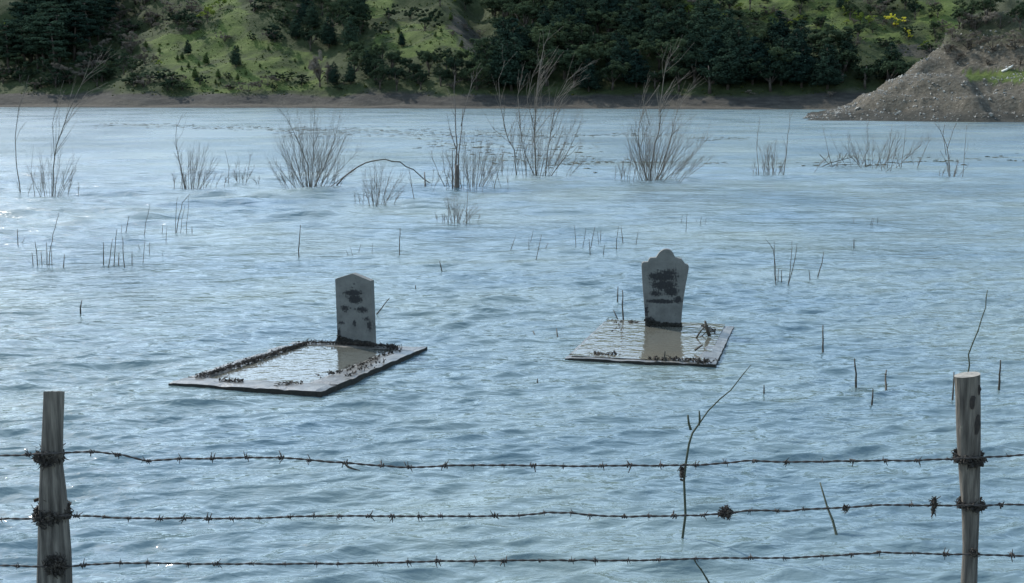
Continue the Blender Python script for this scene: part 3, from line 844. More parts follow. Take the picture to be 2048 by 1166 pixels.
def willow(name, label, base, fan=None, explicit=(), mat='branch', group='flooded willows', thick=0.56):
    """fan = (n, half width px at water, reach left px, reach right px, height px, wind lean); explicit = [(pixel polyline, r px0, r px1, twigs)]"""
    b0 = at_z(base[0], base[1], 0.0); Yb = b0[1]; mpp = Yb / FPX
    e = empty(name, b0)
    def px3(x, y, dy=0.0): return at_y(x, y, Yb + dy) - b0
    for (pl, ra, rb, ntw, lean) in explicit:
        dy = rng.normal() * 0.15
        n = len(pl); drift = rng.normal() * 0.25
        pts = [px3(x, y, dy + drift * i / max(1, n - 1)) for i, (x, y) in enumerate(pl)]
        pts[0] = pts[0] + np.array([0, 0, -0.18])
        stem_mesh(pts, ra * mpp * thick, rb * mpp * thick, ntw, mpp, lean).build('stem', M[mat], e)
    if fan:
        n, bw, rl, rr_, H, lean = fan
        n = int(n * 1.35)
        for k in range(n):
            u = (k + rng.uniform(0.1, 0.9)) / n * 2 - 1
            low = k % 5 < 2          # short outer shoots round the main stems
            bx = base[0] + (u * bw * rng.uniform(0.9, 1.5) if low else u * bw * rng.uniform(0.1, 0.6))
            reach = (rl if u < 0 else rr_) * abs(u) * (rng.uniform(0.8, 1.1))
            hh = H * (rng.uniform(0.22, 0.52) if low else rng.uniform(0.6, 1.1)) * (1 - 0.30 * abs(u) ** 1.5)
            tipx = base[0] + math.copysign(reach, u) + rng.normal() * 6 + lean * hh
            dy0, dy1 = rng.normal() * bw * mpp * 0.5, rng.normal() * 0.35 * hh * mpp
            pts = []
            for t in (0, 0.3, 0.65, 1.0):
                x = bx + (tipx - bx) * (t ** 0.72 if t else 0) - lean * hh * (t - t * t) * 0.6
                pts.append(px3(x, base[1] - hh * t, dy0 + dy1 * t))
            pts[0][2] = -0.18
            stem_mesh(pts, rng.uniform(0.6, 1.15) * mpp * thick, 0.24 * mpp * thick, rng.integers(11, 20), mpp, lean, (0.12, 0.38)).build('stem', M[mat], e)
    tag(e, label, 'bush', group)
    return e

W = willow
W('bare_sapling', 'thin lone sapling at the left edge of the flooded willows', (40, 382), None,
  [([(41, 382), (34, 340), (30, 300), (33, 250), (38, 215), (50, 180), (58, 150)], 2.0, 0.5, 7, 0.05)])
W('willow_bush', 'leaning leafless sapling with long tip reaching up right', (104, 392), (16, 45, 62, 62, 110, 0.05),
  [([(104, 392), (107, 340), (113, 290), (130, 245), (145, 205), (165, 165), (190, 138), (215, 118)], 2.6, 0.5, 16, 0.25),
   ([(145, 205), (175, 185), (215, 165)], 1.0, 0.4, 5, 0.2), ([(108, 300), (104, 250), (118, 195), (128, 160)], 1.2, 0.4, 8, 0.1),
   ([(70, 388), (62, 340), (66, 300)], 1.2, 0.4, 4, 0)])
W('willow_bush', 'short dense willow with one taller crooked stem', (383, 376), (24, 34, 42, 58, 88, 0.06),
  [([(372, 375), (360, 330), (352, 290), (353, 255), (365, 228)], 1.8, 0.5, 7, 0.05)])
W('reed_cluster', 'sparse upright stems between two willows', (482, 368), (9, 34, 34, 32, 60, 0.0), [([(455, 368), (458, 335), (450, 300)], 1.4, 0.4, 1, 0)])
W('willow_bush', 'broad fan-shaped leafless willow left of the arched branch', (620, 376), (44, 42, 92, 92, 165, 0.03),
  [([(620, 376), (616, 330), (600, 290), (575, 240), (556, 215)], 2.4, 0.5, 10, 0.0), ([(620, 376), (626, 320), (628, 260), (630, 205)], 2.2, 0.4, 10, 0.03),
   ([(622, 376), (650, 330), (668, 285), (680, 230)], 2.2, 0.5, 10, 0.03), ([(640, 376), (690, 352), (712, 338)], 2.0, 0.6, 8, 0.0), ([(600, 374), (570, 352), (550, 322)], 1.6, 0.5, 8, 0)])
W('arched_branch', 'long bare branch arching over into the water', (668, 372), None,
  [([(662, 374), (690, 352), (715, 334), (745, 322), (770, 319), (800, 325), (825, 338), (850, 358), (870, 376)], 2.8, 1.8, 0, 0.0)], 'twig', None)
W('wooden_stump', 'short dark stake stump under the end of the arched branch', (851, 375), None, [([(851, 377), (850, 362), (849, 344)], 4.5, 1.8, 0, 0)], 'snag', None)
W('willow_bush', 'small low willow in front of the arched branch', (752, 411), (18, 34, 44, 62, 92, 0.06), [([(752, 411), (754, 370), (752, 335)], 2.0, 0.5, 6, 0), ([(828, 384), (820, 350), (818, 325)], 1.3, 0.4, 3, 0)])
W('dead_snag', 'tall dead trunk, thick at the waterline, standing among the willows', (912, 379), None,
  [([(912, 380), (913, 360), (912, 330), (914, 290), (910, 240), (909, 200), (910, 150)], 4.6, 0.8, 3, 0.0), ([(913, 381), (914, 362), (913, 344), (914, 330)], 11.0, 5.0, 0, 0), ([(918, 375), (918, 310), (924, 255), (926, 215)], 3.0, 1.0, 2, 0.0),
   ([(922, 240), (935, 195), (945, 165), (965, 135)], 1.6, 0.5, 5, 0.2), ([(905, 377), (904, 340), (905, 300)], 3.0, 1.0, 0, 0)], 'snag', None)
W('willow_bush', 'willow thicket spreading to the right of the dead snag', (945, 378), (30, 60, 75, 70, 125, 0.03),
  [([(897, 375), (878, 350), (866, 318), (862, 300)], 1.6, 0.5, 4, 0), ([(902, 374), (890, 345), (884, 300)], 1.4, 0.5, 3, 0), ([(985, 376), (1000, 330), (1010, 300)], 1.3, 0.4, 5, 0)])
W('willow_bush', 'small clump of upright stems in front of the dead snag', (912, 447), (16, 32, 36, 60, 56, 0.03), [([(933, 448), (934, 415), (936, 380)], 1.6, 0.6, 1, 0), ([(896, 446), (898, 415), (895, 395)], 1.2, 0.4, 1, 0)])
W('willow_bush', 'tallest leafless willow, its crown swept to the right', (1074, 353), (24, 60, 85, 92, 180, 0.12),
  [([(1073, 353), (1070, 300), (1068, 250), (1073, 190), (1078, 140), (1090, 90), (1100, 60)], 3.0, 0.5, 20, 0.3),
   ([(1034, 350), (1028, 300), (1010, 260), (1000, 215), (996, 160), (1010, 120)], 2.2, 0.5, 12, 0.15),
   ([(1075, 353), (1050, 310), (1040, 250), (1036, 190), (1045, 150)], 2.0, 0.5, 14, 0.25), ([(1090, 352), (1096, 300), (1104, 250), (1112, 200), (1135, 160), (1165, 135)], 2.4, 0.5, 20, 0.35),
   ([(1095, 352), (1130, 315), (1152, 270), (1166, 230)], 2.0, 0.5, 10, 0.1), ([(1104, 250), (1125, 200), (1150, 165)], 1.3, 0.4, 12, 0.35), ([(1112, 200), (1140, 175), (1172, 155)], 1.1, 0.4, 10, 0.3), ([(1068, 250), (1055, 200), (1065, 150), (1085, 115)], 1.3, 0.4, 12, 0.3)])
W('willow_bush', 'big leafless willow with swept top, nearest the headland', (1303, 361), (48, 52, 68, 122, 150, 0.08),
  [([(1300, 361), (1306, 310), (1318, 265), (1320, 215), (1326, 160), (1335, 120), (1358, 92)], 2.8, 0.5, 18, 0.3), ([(1300, 361), (1280, 310), (1276, 260), (1290, 210), (1320, 170)], 2.0, 0.5, 14, 0.2),
   ([(1308, 361), (1335, 300), (1350, 240), (1362, 200), (1392, 170)], 2.0, 0.5, 14, 0.3), ([(1320, 215), (1345, 175), (1378, 145)], 1.2, 0.4, 12, 0.35), ([(1300, 240), (1284, 195), (1300, 150)], 1.1, 0.4, 8, 0.25)])
W('reed_cluster', 'small stem cluster with one tall kinked stem left of the headland', (1540, 350), (14, 30, 30, 34, 70, 0.0),
  [([(1566, 350), (1572, 310), (1576, 270), (1580, 248), (1580, 225)], 1.8, 0.6, 2, 0), ([(1518, 346), (1514, 300), (1516, 265), (1520, 235)], 1.3, 0.4, 3, 0)])
W('reed_cluster', 'long row of thin upright stems below the headland', (1745, 336), (22, 108, 108, 108, 88, 0.02),
  [([(1668, 336), (1655, 300), (1645, 250)], 1.3, 0.5, 2, 0), ([(1774, 333), (1780, 290), (1784, 250)], 1.3, 0.5, 1, 0), ([(1802, 334), (1808, 290), (1812, 248)], 1.3, 0.5, 1, 0), ([(1835, 326), (1850, 300), (1862, 275)], 1.1, 0.5, 2, 0)])
W('drift_pile', 'low tangle of drift branches caught among the thin stems', (1672, 333), None,
  [([(1632, 330), (1660, 326), (1690, 318), (1706, 314)], 1.8, 0.8, 6, 0), ([(1640, 334), (1670, 330), (1720, 328)], 1.6, 0.8, 5, 0), ([(1640, 300), (1650, 320), (1662, 334)], 1.5, 0.7, 3, 0), ([(1732, 328), (1730, 312), (1735, 300)], 1.8, 1.0, 1, 0), ([(1700, 333), (1740, 331), (1780, 330)], 1.4, 0.7, 4, 0)], 'twig', None)
W('bare_sapling', 'small forked sapling standing below the headland grass', (1901, 353), (8, 20, 22, 28, 45, 0.0),
  [([(1901, 353), (1897, 320), (1893, 290), (1880, 260), (1868, 245)], 1.9, 0.5, 4, 0), ([(1894, 290), (1905, 265), (1912, 246)], 1.3, 0.5, 3, 0), ([(1893, 300), (1886, 270), (1890, 248)], 1.2, 0.5, 3, 0), ([(1925, 353), (1930, 300), (1933, 250)], 1.2, 0.5, 2, 0), ([(1896, 320), (1880, 300)], 1.0, 0.4, 2, 0)])

# ---------------------------------------------------------------- reeds and twigs in open water
def stick(name, label, pl, r, mat='twig', group=None, parent=None, b0=None):
    b = at_z(pl[0][0], pl[0][1], 0.0)
    Y = b[1]; dr = rng.normal() * 0.05
    origin = b if b0 is None else b0
    n = len(pl)
    pts = [at_y(x, y, Y + dr * i) - origin for i, (x, y) in enumerate(pl)]
    P = []
    for i in range(n - 1):
        for t in (0, 0.5): P.append(pts[i] * (1 - t) + pts[i + 1] * t)
    P.append(pts[-1])
    L = np.linalg.norm(P[-1] - P[0])
    for i in range(1, len(P) - 1): P[i] = P[i] + rng.normal(size=3) * L * 0.008
    P = [P[0] + (P[0] - P[1]) * 0.6] + P
    m = MB()
    m.tube(P, [r * (1 - 0.55 * i / (len(P) - 1)) for i in range(len(P))], 6)
    for i in range(2, len(P) - 1):       # nodes on the stem
        if rng.random() < 0.6: m.tube([P[i] - (P[i] - P[i - 1]) * 0.06, P[i], P[i] + (P[i + 1] - P[i]) * 0.06], [r * 0.6, r * 1.05, r * 0.6], 6)
    o = m.build(name, M[mat], parent)
    if parent is None:
        o.location = tuple(map(float, b))
        tag(o, label, 'reed' if 'reed' in name else 'twig', group)
    return o

def clump(label, stems, r, name='reed_clump'):
    x = sum(s[0][0] for s in stems) / len(stems); y = sum(s[0][1] for s in stems) / len(stems)
    b0 = at_z(x, y, 0.0)
    e = empty(name, b0)
    for s in stems: stick('stem', None, s, r * 0.66 * rng.uniform(0.7, 1.15), 'twig', None, e, b0)
    tag(e, label, 'reeds', 'reed clumps in the open water')

clump('reed clump at the left with one tall curved stem', [[(75, 530), (73, 501), (70, 483)], [(66, 530), (64, 505)], [(84, 530), (82, 500)], [(94, 530), (93, 485)], [(98, 531), (101, 495), (106, 470), (115, 440), (117, 425)], [(104, 530), (102, 490)]], 0.013)
clump('pair of short stubs near the left picture edge', [[(36, 490), (35, 458)], [(43, 488), (50, 475)]], 0.014)
clump('reed clump of thick straight stems left of the left headstone', [[(207, 528), (207, 485)], [(217, 534), (222, 500), (225, 478)], [(228, 531), (230, 495), (234, 458)], [(249, 534), (246, 495), (245, 475)], [(237, 530), (238, 505)], [(264, 527), (264, 503)]], 0.017)
clump('thin stub reeds right of the thick straight clump', [[(286, 525), (290, 480)], [(299, 505), (299, 485)], [(325, 514), (326, 500)], [(280, 500), (276, 488)]], 0.010)
clump('leaning reeds behind the thick straight clump', [[(252, 465), (258, 432)], [(242, 467), (243, 450)], [(288, 472), (292, 448), (300, 407)]], 0.014)
clump('tall close reed clump in front of the short dense willow', [[(351, 468), (352, 420), (355, 393)], [(353, 466), (358, 430), (365, 405), (380, 388)], [(361, 468), (364, 440), (370, 410)], [(373, 466), (376, 430), (377, 393)], [(384, 466), (384, 452)], [(324, 468), (326, 448)], [(332, 485), (334, 452)]], 0.013)
clump('few crossed short reeds above the left headstone', [[(706, 514), (699, 490)], [(697, 512), (692, 500)], [(718, 503), (722, 488)], [(744, 507), (746, 484)]], 0.010)
clump('five leaning reeds in the middle of the lake', [[(1022, 499), (1032, 470)], [(1058, 500), (1058, 475)], [(1061, 484), (1068, 452)], [(1073, 516), (1083, 469)], [(1090, 500), (1096, 486)]], 0.013)
clump('loose reed clump left of the right headstone top', [[(1152, 495), (1149, 452)], [(1165, 498), (1172, 455)], [(1180, 505), (1178, 478)], [(1181, 498), (1190, 453)], [(1197, 487), (1195, 462)], [(1201, 482), (1202, 460)], [(1207, 507), (1209, 490)], [(1233, 500), (1233, 480), (1237, 452)], [(1246, 487), (1242, 452)], [(1272, 490), (1277, 460)]], 0.013)
clump('faint short reeds beyond the right headstone', [[(1372, 462), (1374, 425)], [(1362, 447), (1365, 430)], [(1400, 449), (1403, 433)], [(1410, 449), (1413, 433)], [(1391, 446), (1394, 440)]], 0.012)
clump('tall forked reeds right of the right headstone', [[(1552, 571), (1549, 520), (1548, 483)], [(1552, 560), (1546, 497), (1531, 478)], [(1576, 571), (1582, 520), (1584, 480)], [(1577, 568), (1590, 520), (1594, 487)], [(1636, 552), (1643, 525), (1648, 503)], [(1620, 560), (1618, 540)], [(1556, 567), (1557, 537)], [(1563, 567), (1563, 540)]], 0.013)
clump('faint reed stubs far right in the open lake', [[(1741, 451), (1745, 435)], [(1744, 452), (1748, 436)], [(1755, 446), (1756, 432)], [(1707, 448), (1708, 435)]], 0.012)

for lab, pl, r in [
    ('lone short twig left of the left grave', [(161, 625), (161, 612), (164, 601)], 0.012),
    ('lone tall reed up left of the left headstone', [(598, 515), (598, 487), (601, 450)], 0.012),
    ('lone reed up right of the left headstone', [(799, 510), (799, 480), (800, 455)], 0.011),
    ('short twig slanting left in mid lake', [(884, 543), (879, 522)], 0.013),
    ('tiny stub right of the left headstone top', [(831, 578), (831, 570)], 0.010),
    ('slanting twig beside the left headstone', [(749, 633), (765, 614), (779, 596)], 0.010),
    ('short upright twig left of the right headstone', [(1235, 608), (1236, 573)], 0.012),
    ('taller upright twig at the rear of the right grave', [(1247, 645), (1246, 610), (1245, 580)], 0.012),
    ('short twig slanting at the rear of the right grave', [(1237, 642), (1227, 620)], 0.011),
    ('small stub left of the right grave', [(1115, 673), (1113, 657)], 0.011),
    ('tiny leaning stub between the two graves', [(1070, 671), (1066, 662)], 0.010),
    ('upright stick right of the right grave', [(1646, 706), (1646, 680), (1646, 650)], 0.012),
    ('crooked stick left of the right fence post', [(1712, 774), (1712, 748), (1709, 717)], 0.012),
    ('short stick close to the right fence post', [(1772, 781), (1771, 760), (1773, 740)], 0.012),
    ('shortest of three sticks left of the right fence post', [(1744, 806), (1746, 778)], 0.010),
    ('bent stick at the right picture edge', [(1998, 776), (1999, 750), (2001, 720)], 0.012),
    ('tiny stub below the right grave', [(1528, 786), (1528, 770)], 0.009),
    ('tiny stub between the graves and the fence', [(1075, 767), (1075, 757)], 0.009),
    ('dark stick rising just left of the right fence post', [(1905, 800), (1906, 775), (1908, 744)], 0.010),
    ('lone small reed behind the forked reeds', [(1708, 498), (1708, 478)], 0.012),
    ('lone faint stub in the left middle water', [(127, 533), (129, 508)], 0.010),
]:
    stick('twig', lab, pl, r)
stick('twig', 'long thin wavy twig rising behind the right fence post', [(1933, 830), (1936, 745), (1938, 710), (1955, 660), (1973, 615), (1975, 580)], 0.008, 'green_twig')

# long bent twig in front, standing in the shallows behind the wire
def bent_twig():
    base = at_z(1365, 1076, 0.0)
    e = empty('bent_twig', base)
    Y = base[1]
    def P(pl, dy=0.0): return [at_y(x, y, Y + dy * i) - base for i, (x, y) in enumerate(pl)]
    m = MB(); pts = P([(1362, 1110), (1365, 1076), (1371, 1030), (1368, 960), (1372, 925), (1378, 888), (1385, 866), (1400, 845), (1416, 822), (1440, 798), (1462, 780), (1485, 750), (1502, 730)], 0.02)
    m.tube(pts, [0.008, 0.008, 0.0078, 0.0075, 0.0072, 0.007, 0.0066, 0.0052, 0.0046, 0.0042, 0.0038, 0.0032, 0.0022], 7); m.build('stem', M['green_twig'], e)
    m = MB(); m.tube([p + np.array([0, 0.1, 0]) for p in P([(1386, 868), (1382, 855), (1380, 838)])], [0.009, 0.007, 0.006], 6); m.build('side_shoot', M['green_twig'], e)
    m = MB(); m.tube([p + np.array([0, 0.12, 0]) for p in P([(1404, 861), (1405, 846), (1404, 831)])], [0.005, 0.007, 0.004], 6); m.build('side_shoot', M['green_twig'], e)
    tag(e, 'long bent green twig leaning right in front of the right grave', 'twig')
bent_twig()
stick('twig', 'straight green twig leaning left behind the middle wire', [(1673, 1070), (1655, 1015), (1640, 965)], 0.010, 'green_twig')
stick('twig', 'short twig slanting out of the bottom picture edge', [(1424, 1176), (1402, 1140), (1386, 1116)], 0.007, 'green_twig')

# dark ripple reflections imitated by dark slivers in bands across the lake
def ripple_bands():
    m = MB()
    bands = [((190, 249), (700, 262), 2.5, 260), ((560, 262), (1010, 268), 6, 420), ((1000, 270), (1300, 272), 2, 170), ((1300, 272), (1500, 278), 2.5, 110), ((830, 285), (1200, 300), 10, 260),
             ((960, 318), (1200, 325), 8, 170), ((1150, 322), (1450, 326), 3, 110), ((1560, 328), (2048, 318), 4, 170),]
    for (a, b, sp, n) in bands:
        for _ in range(n):
            t = rng.random()
            x = a[0] + (b[0] - a[0]) * t + rng.normal() * 6; y = a[1] + (b[1] - a[1]) * t + rng.normal() * sp * 0.9 + 3 * float(vnoise(np.array(x * 0.012), np.array(a[1] * 0.3)))
            p = at_z(x, y, 0.0); mpp = p[1] / FPX
            L = rng.uniform(8, 26) * mpp; h = rng.uniform(0.2, 0.9) * mpp
            an = rng.normal() * 0.35
            d = np.array([math.cos(an), math.sin(an), 0]) * L * 0.5
            side = np.array([-d[1], d[0], 0]) / (np.linalg.norm(d) + 1e-9) * rng.uniform(0.03, 0.10)
            up = np.array([0, 0, h])
            bse = len(m.v); dn = np.array([0, 0, -0.04])
            m.v += [p - d + dn, p - d * 0.4 + side + up * 0.6, p + d * 0.3 + side * 0.5 + up, p + d + dn, p + side * -1 + dn, p + d * 0.1 - side * 0.6 + up * 0.7]
            m.f += [(bse, bse + 4, bse + 1), (bse + 1, bse + 4, bse + 5), (bse + 1, bse + 5, bse + 2), (bse + 2, bse + 5, bse + 3), (bse + 5, bse + 4, bse + 3)]
    o = m.build('ripple_flecks', noise_mat('ripple_flecks', [(0.3, (0.012, 0.016, 0.010)), (0.7, (0.045, 0.05, 0.03))], 0.8, 0.8), None, False)
    tag(o, 'dark ripple flecks, drawn as dark slivers, in bands across the lake', 'ripples', kind='stuff')
ripple_bands()

# ---------------------------------------------------------------- debris clumps
def debris_mesh(n, ext, size, spread=None, line=None, long=1.0, mat='debris'):
    """heap of dead weed scraps: short bent slivers and crumbs"""
    m = MB()
    for i in range(n):
        if line is not None:
            t = rng.random() * (len(line) - 1); k = int(t); fr = t - k
            c = np.asarray(line[k]) * (1 - fr) + np.asarray(line[min(k + 1, len(line) - 1)]) * fr
            lump = 0.55 + 0.75 * abs(math.sin(t * 13.0 + math.sin(t * 31)))
            c = c + rng.normal(size=3) * np.array(ext) * lump * 0.5
        else:
            d = rng.normal(size=3); d /= np.linalg.norm(d)
            c = d * np.array(ext) * rng.random() ** 0.5
        s = size * rng.uniform(0.5, 1.5)
        r = rrot()
        if rng.random() < 0.55:
            a = np.array([s * 1.6 * long, 0, 0]); 
            pts = [c - r @ a, c + r @ np.array([0, s * 0.4, 0]), c + r @ a]
            m.tube(pts, [s * 0.14, s * 0.24, s * 0.10], 4)
        else:
            m.box(c, np.array([1.0, 0.6, 0.3]) * s * 0.7, r)
    return m

# ---------------------------------------------------------------- graves
def slab_piece(name, x0, x1, y0, y1, z0, z1, parent, seg=0.06, rough=0.004, mat='wet_concrete', seed=0):
    """kerb slab with worn, slightly uneven top and chipped arrises"""
    nx, ny = max(3, int((x1 - x0) / seg)), max(3, int((y1 - y0) / seg))
    xs, ys = np.linspace(x0, x1, nx), np.linspace(y0, y1, ny)
    X, Y = np.meshgrid(xs, ys)
    Z = z1 + rough * fbm(X * 6 + seed, Y * 6, 3)
    edge = np.minimum(np.minimum(X - x0, x1 - X), np.minimum(Y - y0, y1 - Y))
    Z = Z - np.where(edge < 1e-6, 0.010 + 0.008 * (fbm(X * 9, Y * 9 + seed, 2) > 0.25), 0)
    V = [tuple(p) for p in np.stack([X, Y, Z], -1).reshape(-1, 3)]
    F = [tuple(map(int, q)) for q in grid_faces(ny, nx)]
    ring = [i for i in range(nx)] + [i * nx + nx - 1 for i in range(1, ny)] + [(ny - 1) * nx + i for i in range(nx - 2, -1, -1)] + [i * nx for i in range(ny - 2, 0, -1)]
    b = len(V)
    for i in ring: V.append((V[i][0], V[i][1], z0))
    n = len(ring)
    for k in range(n):
        k2 = (k + 1) % n
        F.append((ring[k2], ring[k], b + k, b + k2))
    F.append(tuple(b + k for k in range(n))[::-1])
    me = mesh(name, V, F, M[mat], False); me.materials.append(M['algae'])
    for pi in range((nx - 1) * (ny - 1), len(me.polygons)): me.polygons[pi].material_index = 1  # sides near-black: algae, with the shade on them painted into the colour
    return link(name, me, parent)

def headstone_mesh(outline, thick, bev=0.006):
    """extruded outline (x, z) with a bevelled front and back rim; faces -Y"""
    n = len(outline)
    c = np.mean(outline, 0)
    V, F = [], []
    rings = [(-thick / 2, 1 - bev * 1.6), (-thick / 2 + bev, 1.0), (thick / 2 - bev, 1.0), (thick / 2, 1 - bev * 1.6)]
    for (y, s) in rings:
        for (x, z) in outline:
            V.append((c[0] + (x - c[0]) * s, y, c[1] + (z - c[1]) * s if z > 0.01 else z))
    for r in range(3):
        for k in range(n):
            k2 = (k + 1) % n
            F.append((r * n + k, r * n + k2, (r + 1) * n + k2, (r + 1) * n + k))
    F.append(tuple(range(n))); F.append(tuple(3 * n + k for k in range(n))[::-1])
    return V, F

def stone_mat(name, marks):
    """grey stone with dirt stains; marks = blotch ellipses (x, z, rx, rz, strength) in the stone's own coordinates"""
    m, n, l, b = new_mat(name)
    tc = n.new('ShaderNodeTexCoord')
    nz = n.new('ShaderNodeTexNoise'); nz.inputs['Scale'].default_value = 7; nz.inputs['Detail'].default_value = 7; nz.inputs['Roughness'].default_value = 0.65
    rp = n.new('ShaderNodeValToRGB')
    rp.color_ramp.elements[0].position = 0.3; rp.color_ramp.elements[0].color = (0.072, 0.071, 0.063, 1)
    rp.color_ramp.elements[1].position = 0.72; rp.color_ramp.elements[1].color = (0.136, 0.133, 0.118, 1)
    l.new(tc.outputs['Object'], nz.inputs['Vector']); l.new(nz.outputs['Fac'], rp.inputs['Fac'])
    fine = n.new('ShaderNodeTexNoise'); fine.inputs['Scale'].default_value = 46; fine.inputs['Detail'].default_value = 4; fine.inputs['Roughness'].default_value = 0.7
    l.new(tc.outputs['Object'], fine.inputs['Vector'])
    sx = n.new('ShaderNodeSeparateXYZ'); l.new(tc.outputs['Object'], sx.inputs[0])
    total = None
    def math_(op, a, bb=None):
        k = n.new('ShaderNodeMath'); k.operation = op
        for i, v in enumerate((a, bb)):
            if v is None: continue
            if isinstance(v, (int, float)): k.inputs[i].default_value = v
            else: l.new(v, k.inputs[i])
        return k.outputs[0]
    for (x, z, rx, rz, st) in marks:
        dx = math_('DIVIDE', math_('SUBTRACT', sx.outputs['X'], x), rx); dz = math_('DIVIDE', math_('SUBTRACT', sx.outputs['Z'], z), rz)
        q = math_('SQRT', math_('ADD', math_('MULTIPLY', dx, dx), math_('MULTIPLY', dz, dz)))
        f = math_('MULTIPLY', math_('MAXIMUM', math_('SUBTRACT', 1.0, q), 0.0), st)
        total = f if total is None else math_('MAXIMUM', total, f)
    thr = math_('ADD', math_('MULTIPLY', total, 0.6), fine.outputs['Fac'])
    r2 = n.new('ShaderNodeValToRGB'); r2.color_ramp.elements[0].position = 0.60; r2.color_ramp.elements[0].color = (0, 0, 0, 1); r2.color_ramp.elements[1].position = 0.72; r2.color_ramp.elements[1].color = (1, 1, 1, 1)
    l.new(thr, r2.inputs['Fac'])
    mx = n.new('ShaderNodeMixRGB'); mx.inputs['Color2'].default_value = (0.010, 0.010, 0.010, 1)
    l.new(r2.outputs['Color'], mx.inputs['Fac']); l.new(rp.outputs['Color'], mx.inputs['Color1']); l.new(mx.outputs['Color'], b.inputs['Base Color'])
    b.inputs['Roughness'].default_value = 0.8
    bp = n.new('ShaderNodeBump'); bp.inputs['Distance'].default_value = 0.004; bp.inputs['Strength'].default_value = 0.7
    l.new(fine.outputs['Fac'], bp.inputs['Height']); l.new(bp.outputs['Normal'], b.inputs['Normal'])
    return m

def inscription(rows, y, parent):
    """worn carved letters as small dark strokes: rows of (x0, x1, z, letter height, density)"""
    m = MB()
    for (x0, x1, z, h, dens) in rows:
        x = x0
        while x < x1:
            w = h * 0.62
            if rng.random() < dens:
                for _ in range(rng.integers(2, 5)):
                    a, b = (rng.uniform(0, w), rng.uniform(-h / 2, h / 2)), (rng.uniform(0, w), rng.uniform(-h / 2, h / 2))
                    if rng.random() < 0.5: b = (a[0] + rng.normal() * 0.002, -a[1])
                    mid = np.array([x + (a[0] + b[0]) / 2, y, z + (a[1] + b[1]) / 2])
                    d = np.array([b[0] - a[0], 0, b[1] - a[1]]); L = max(np.linalg.norm(d), 0.004)
                    t = d / (np.linalg.norm(d) + 1e-9); s = np.array([-t[2], 0, t[0]])
                    m.box(mid, (L / 2, 0.0025, h * 0.075), np.stack([t, np.array([0, 1, 0]), s], 1))
            x += w * 1.45
    o = m.build('inscription', M['inscription'], parent, False)
    o['kind'] = 'stuff'
    return o

def grave(key, name, label, kerb):
    cx, cy, r, w, l, z, tx, ty = GRAVES[key]
    e = empty(name, (cx, cy, z), (math.atan(ty), -math.atan(tx), r))
    tag(e, label, 'grave')
    kf, kr, kb, kl = kerb
    g = 0.003
    slab_piece('kerb', -w / 2, w / 2, -l / 2, -l / 2 + kf, -0.17, 0.0, e, seed=1)['label'] = 'front kerb slab at the foot end'
    slab_piece('kerb', w / 2 - kr, w / 2, -l / 2 + kf + g, l / 2 - kb - g, -0.17, 0.001, e, seed=5)
    slab_piece('kerb', -w / 2, -w / 2 + kl, -l / 2 + kf + g, l / 2 - kb - g, -0.17, -0.001, e, seed=9)
    slab_piece('kerb', -w / 2, w / 2, l / 2 - kb, l / 2, -0.17, 0.0, e, seed=13)['label'] = 'rear kerb slab under the headstone'
    slab_piece('bed', -w / 2 + kl + g, w / 2 - kr - g, -l / 2 + kf + g, l / 2 - kb - g, -0.16, -0.075, e, seed=17)
    return e

def local_to_world(key, p):
    cx, cy, r, w, l, z, tx, ty = GRAVES[key]
    c, s = math.cos(r), math.sin(r)
    return np.array([cx + p[0] * c - p[1] * s, cy + p[0] * s + p[1] * c, z + p[0] * tx + p[1] * ty + (p[2] if len(p) > 2 else 0)])

def pool(key, name, label, rect, z):
    x0, x1, y0, y1 = rect
    P = [local_to_world(key, (x, y)) for (x, y) in ((x0, y0), (x1, y0), (x1, y1), (x0, y1))]
    o = link(name, mesh(name, [(p[0], p[1], z) for p in P], [(0, 1, 2, 3)], M['pool']))
    tag(o, label, 'water', kind='structure')

# left grave
gl = grave('left', 'grave', 'left flooded grave, kerb frame with pointed-top headstone', (0.32, 0.30, 0.26, 0.26))
pool('left', 'pool_water', 'still water pooled inside the left grave kerb', (-0.812 + 0.25, 0.812 - 0.29, -1.197 + 0.31, 1.197 - 0.25), 0.015)
hs_l = [(x / 184.0, (684 - y) / 181.0) for (x, y) in ((669 - 708.5, 688), (748 - 708.5, 688), (748 - 708.5, 556), (745 - 708.5, 555), (709 - 708.5, 542.5), (707 - 708.5, 542.5), (673 - 708.5, 552.5), (669 - 708.5, 554.5))]
V, F = headstone_mesh(hs_l, 0.085)
marks_l = [(0.0, 0.57, 0.14, 0.05, 0.9), (0.02, 0.50, 0.11, 0.06, 1.0), (-0.11, 0.40, 0.07, 0.05, 0.7), (0.10, 0.39, 0.10, 0.05, 0.75), (0.0, 0.24, 0.03, 0.05, 0.8), (-0.16, 0.24, 0.06, 0.03, 0.6), (0.18, 0.22, 0.05, 0.09, 0.6), (-0.20, 0.12, 0.05, 0.10, 0.6), (0.15, 0.29, 0.06, 0.04, 0.5)]
hb = at_z(709, 685, 0.045); hb[1] = 13.93; hb[0] = (709 - 1024) / FPX * 13.95
lx, ly = grave_local(GRAVES['left'], hb[0], hb[1])
hso = link('headstone', mesh('headstone', V, F, stone_mat('headstone_stone', marks_l), False), gl, (lx, ly, 0.0))
hso['label'] = 'pointed-top grey headstone'
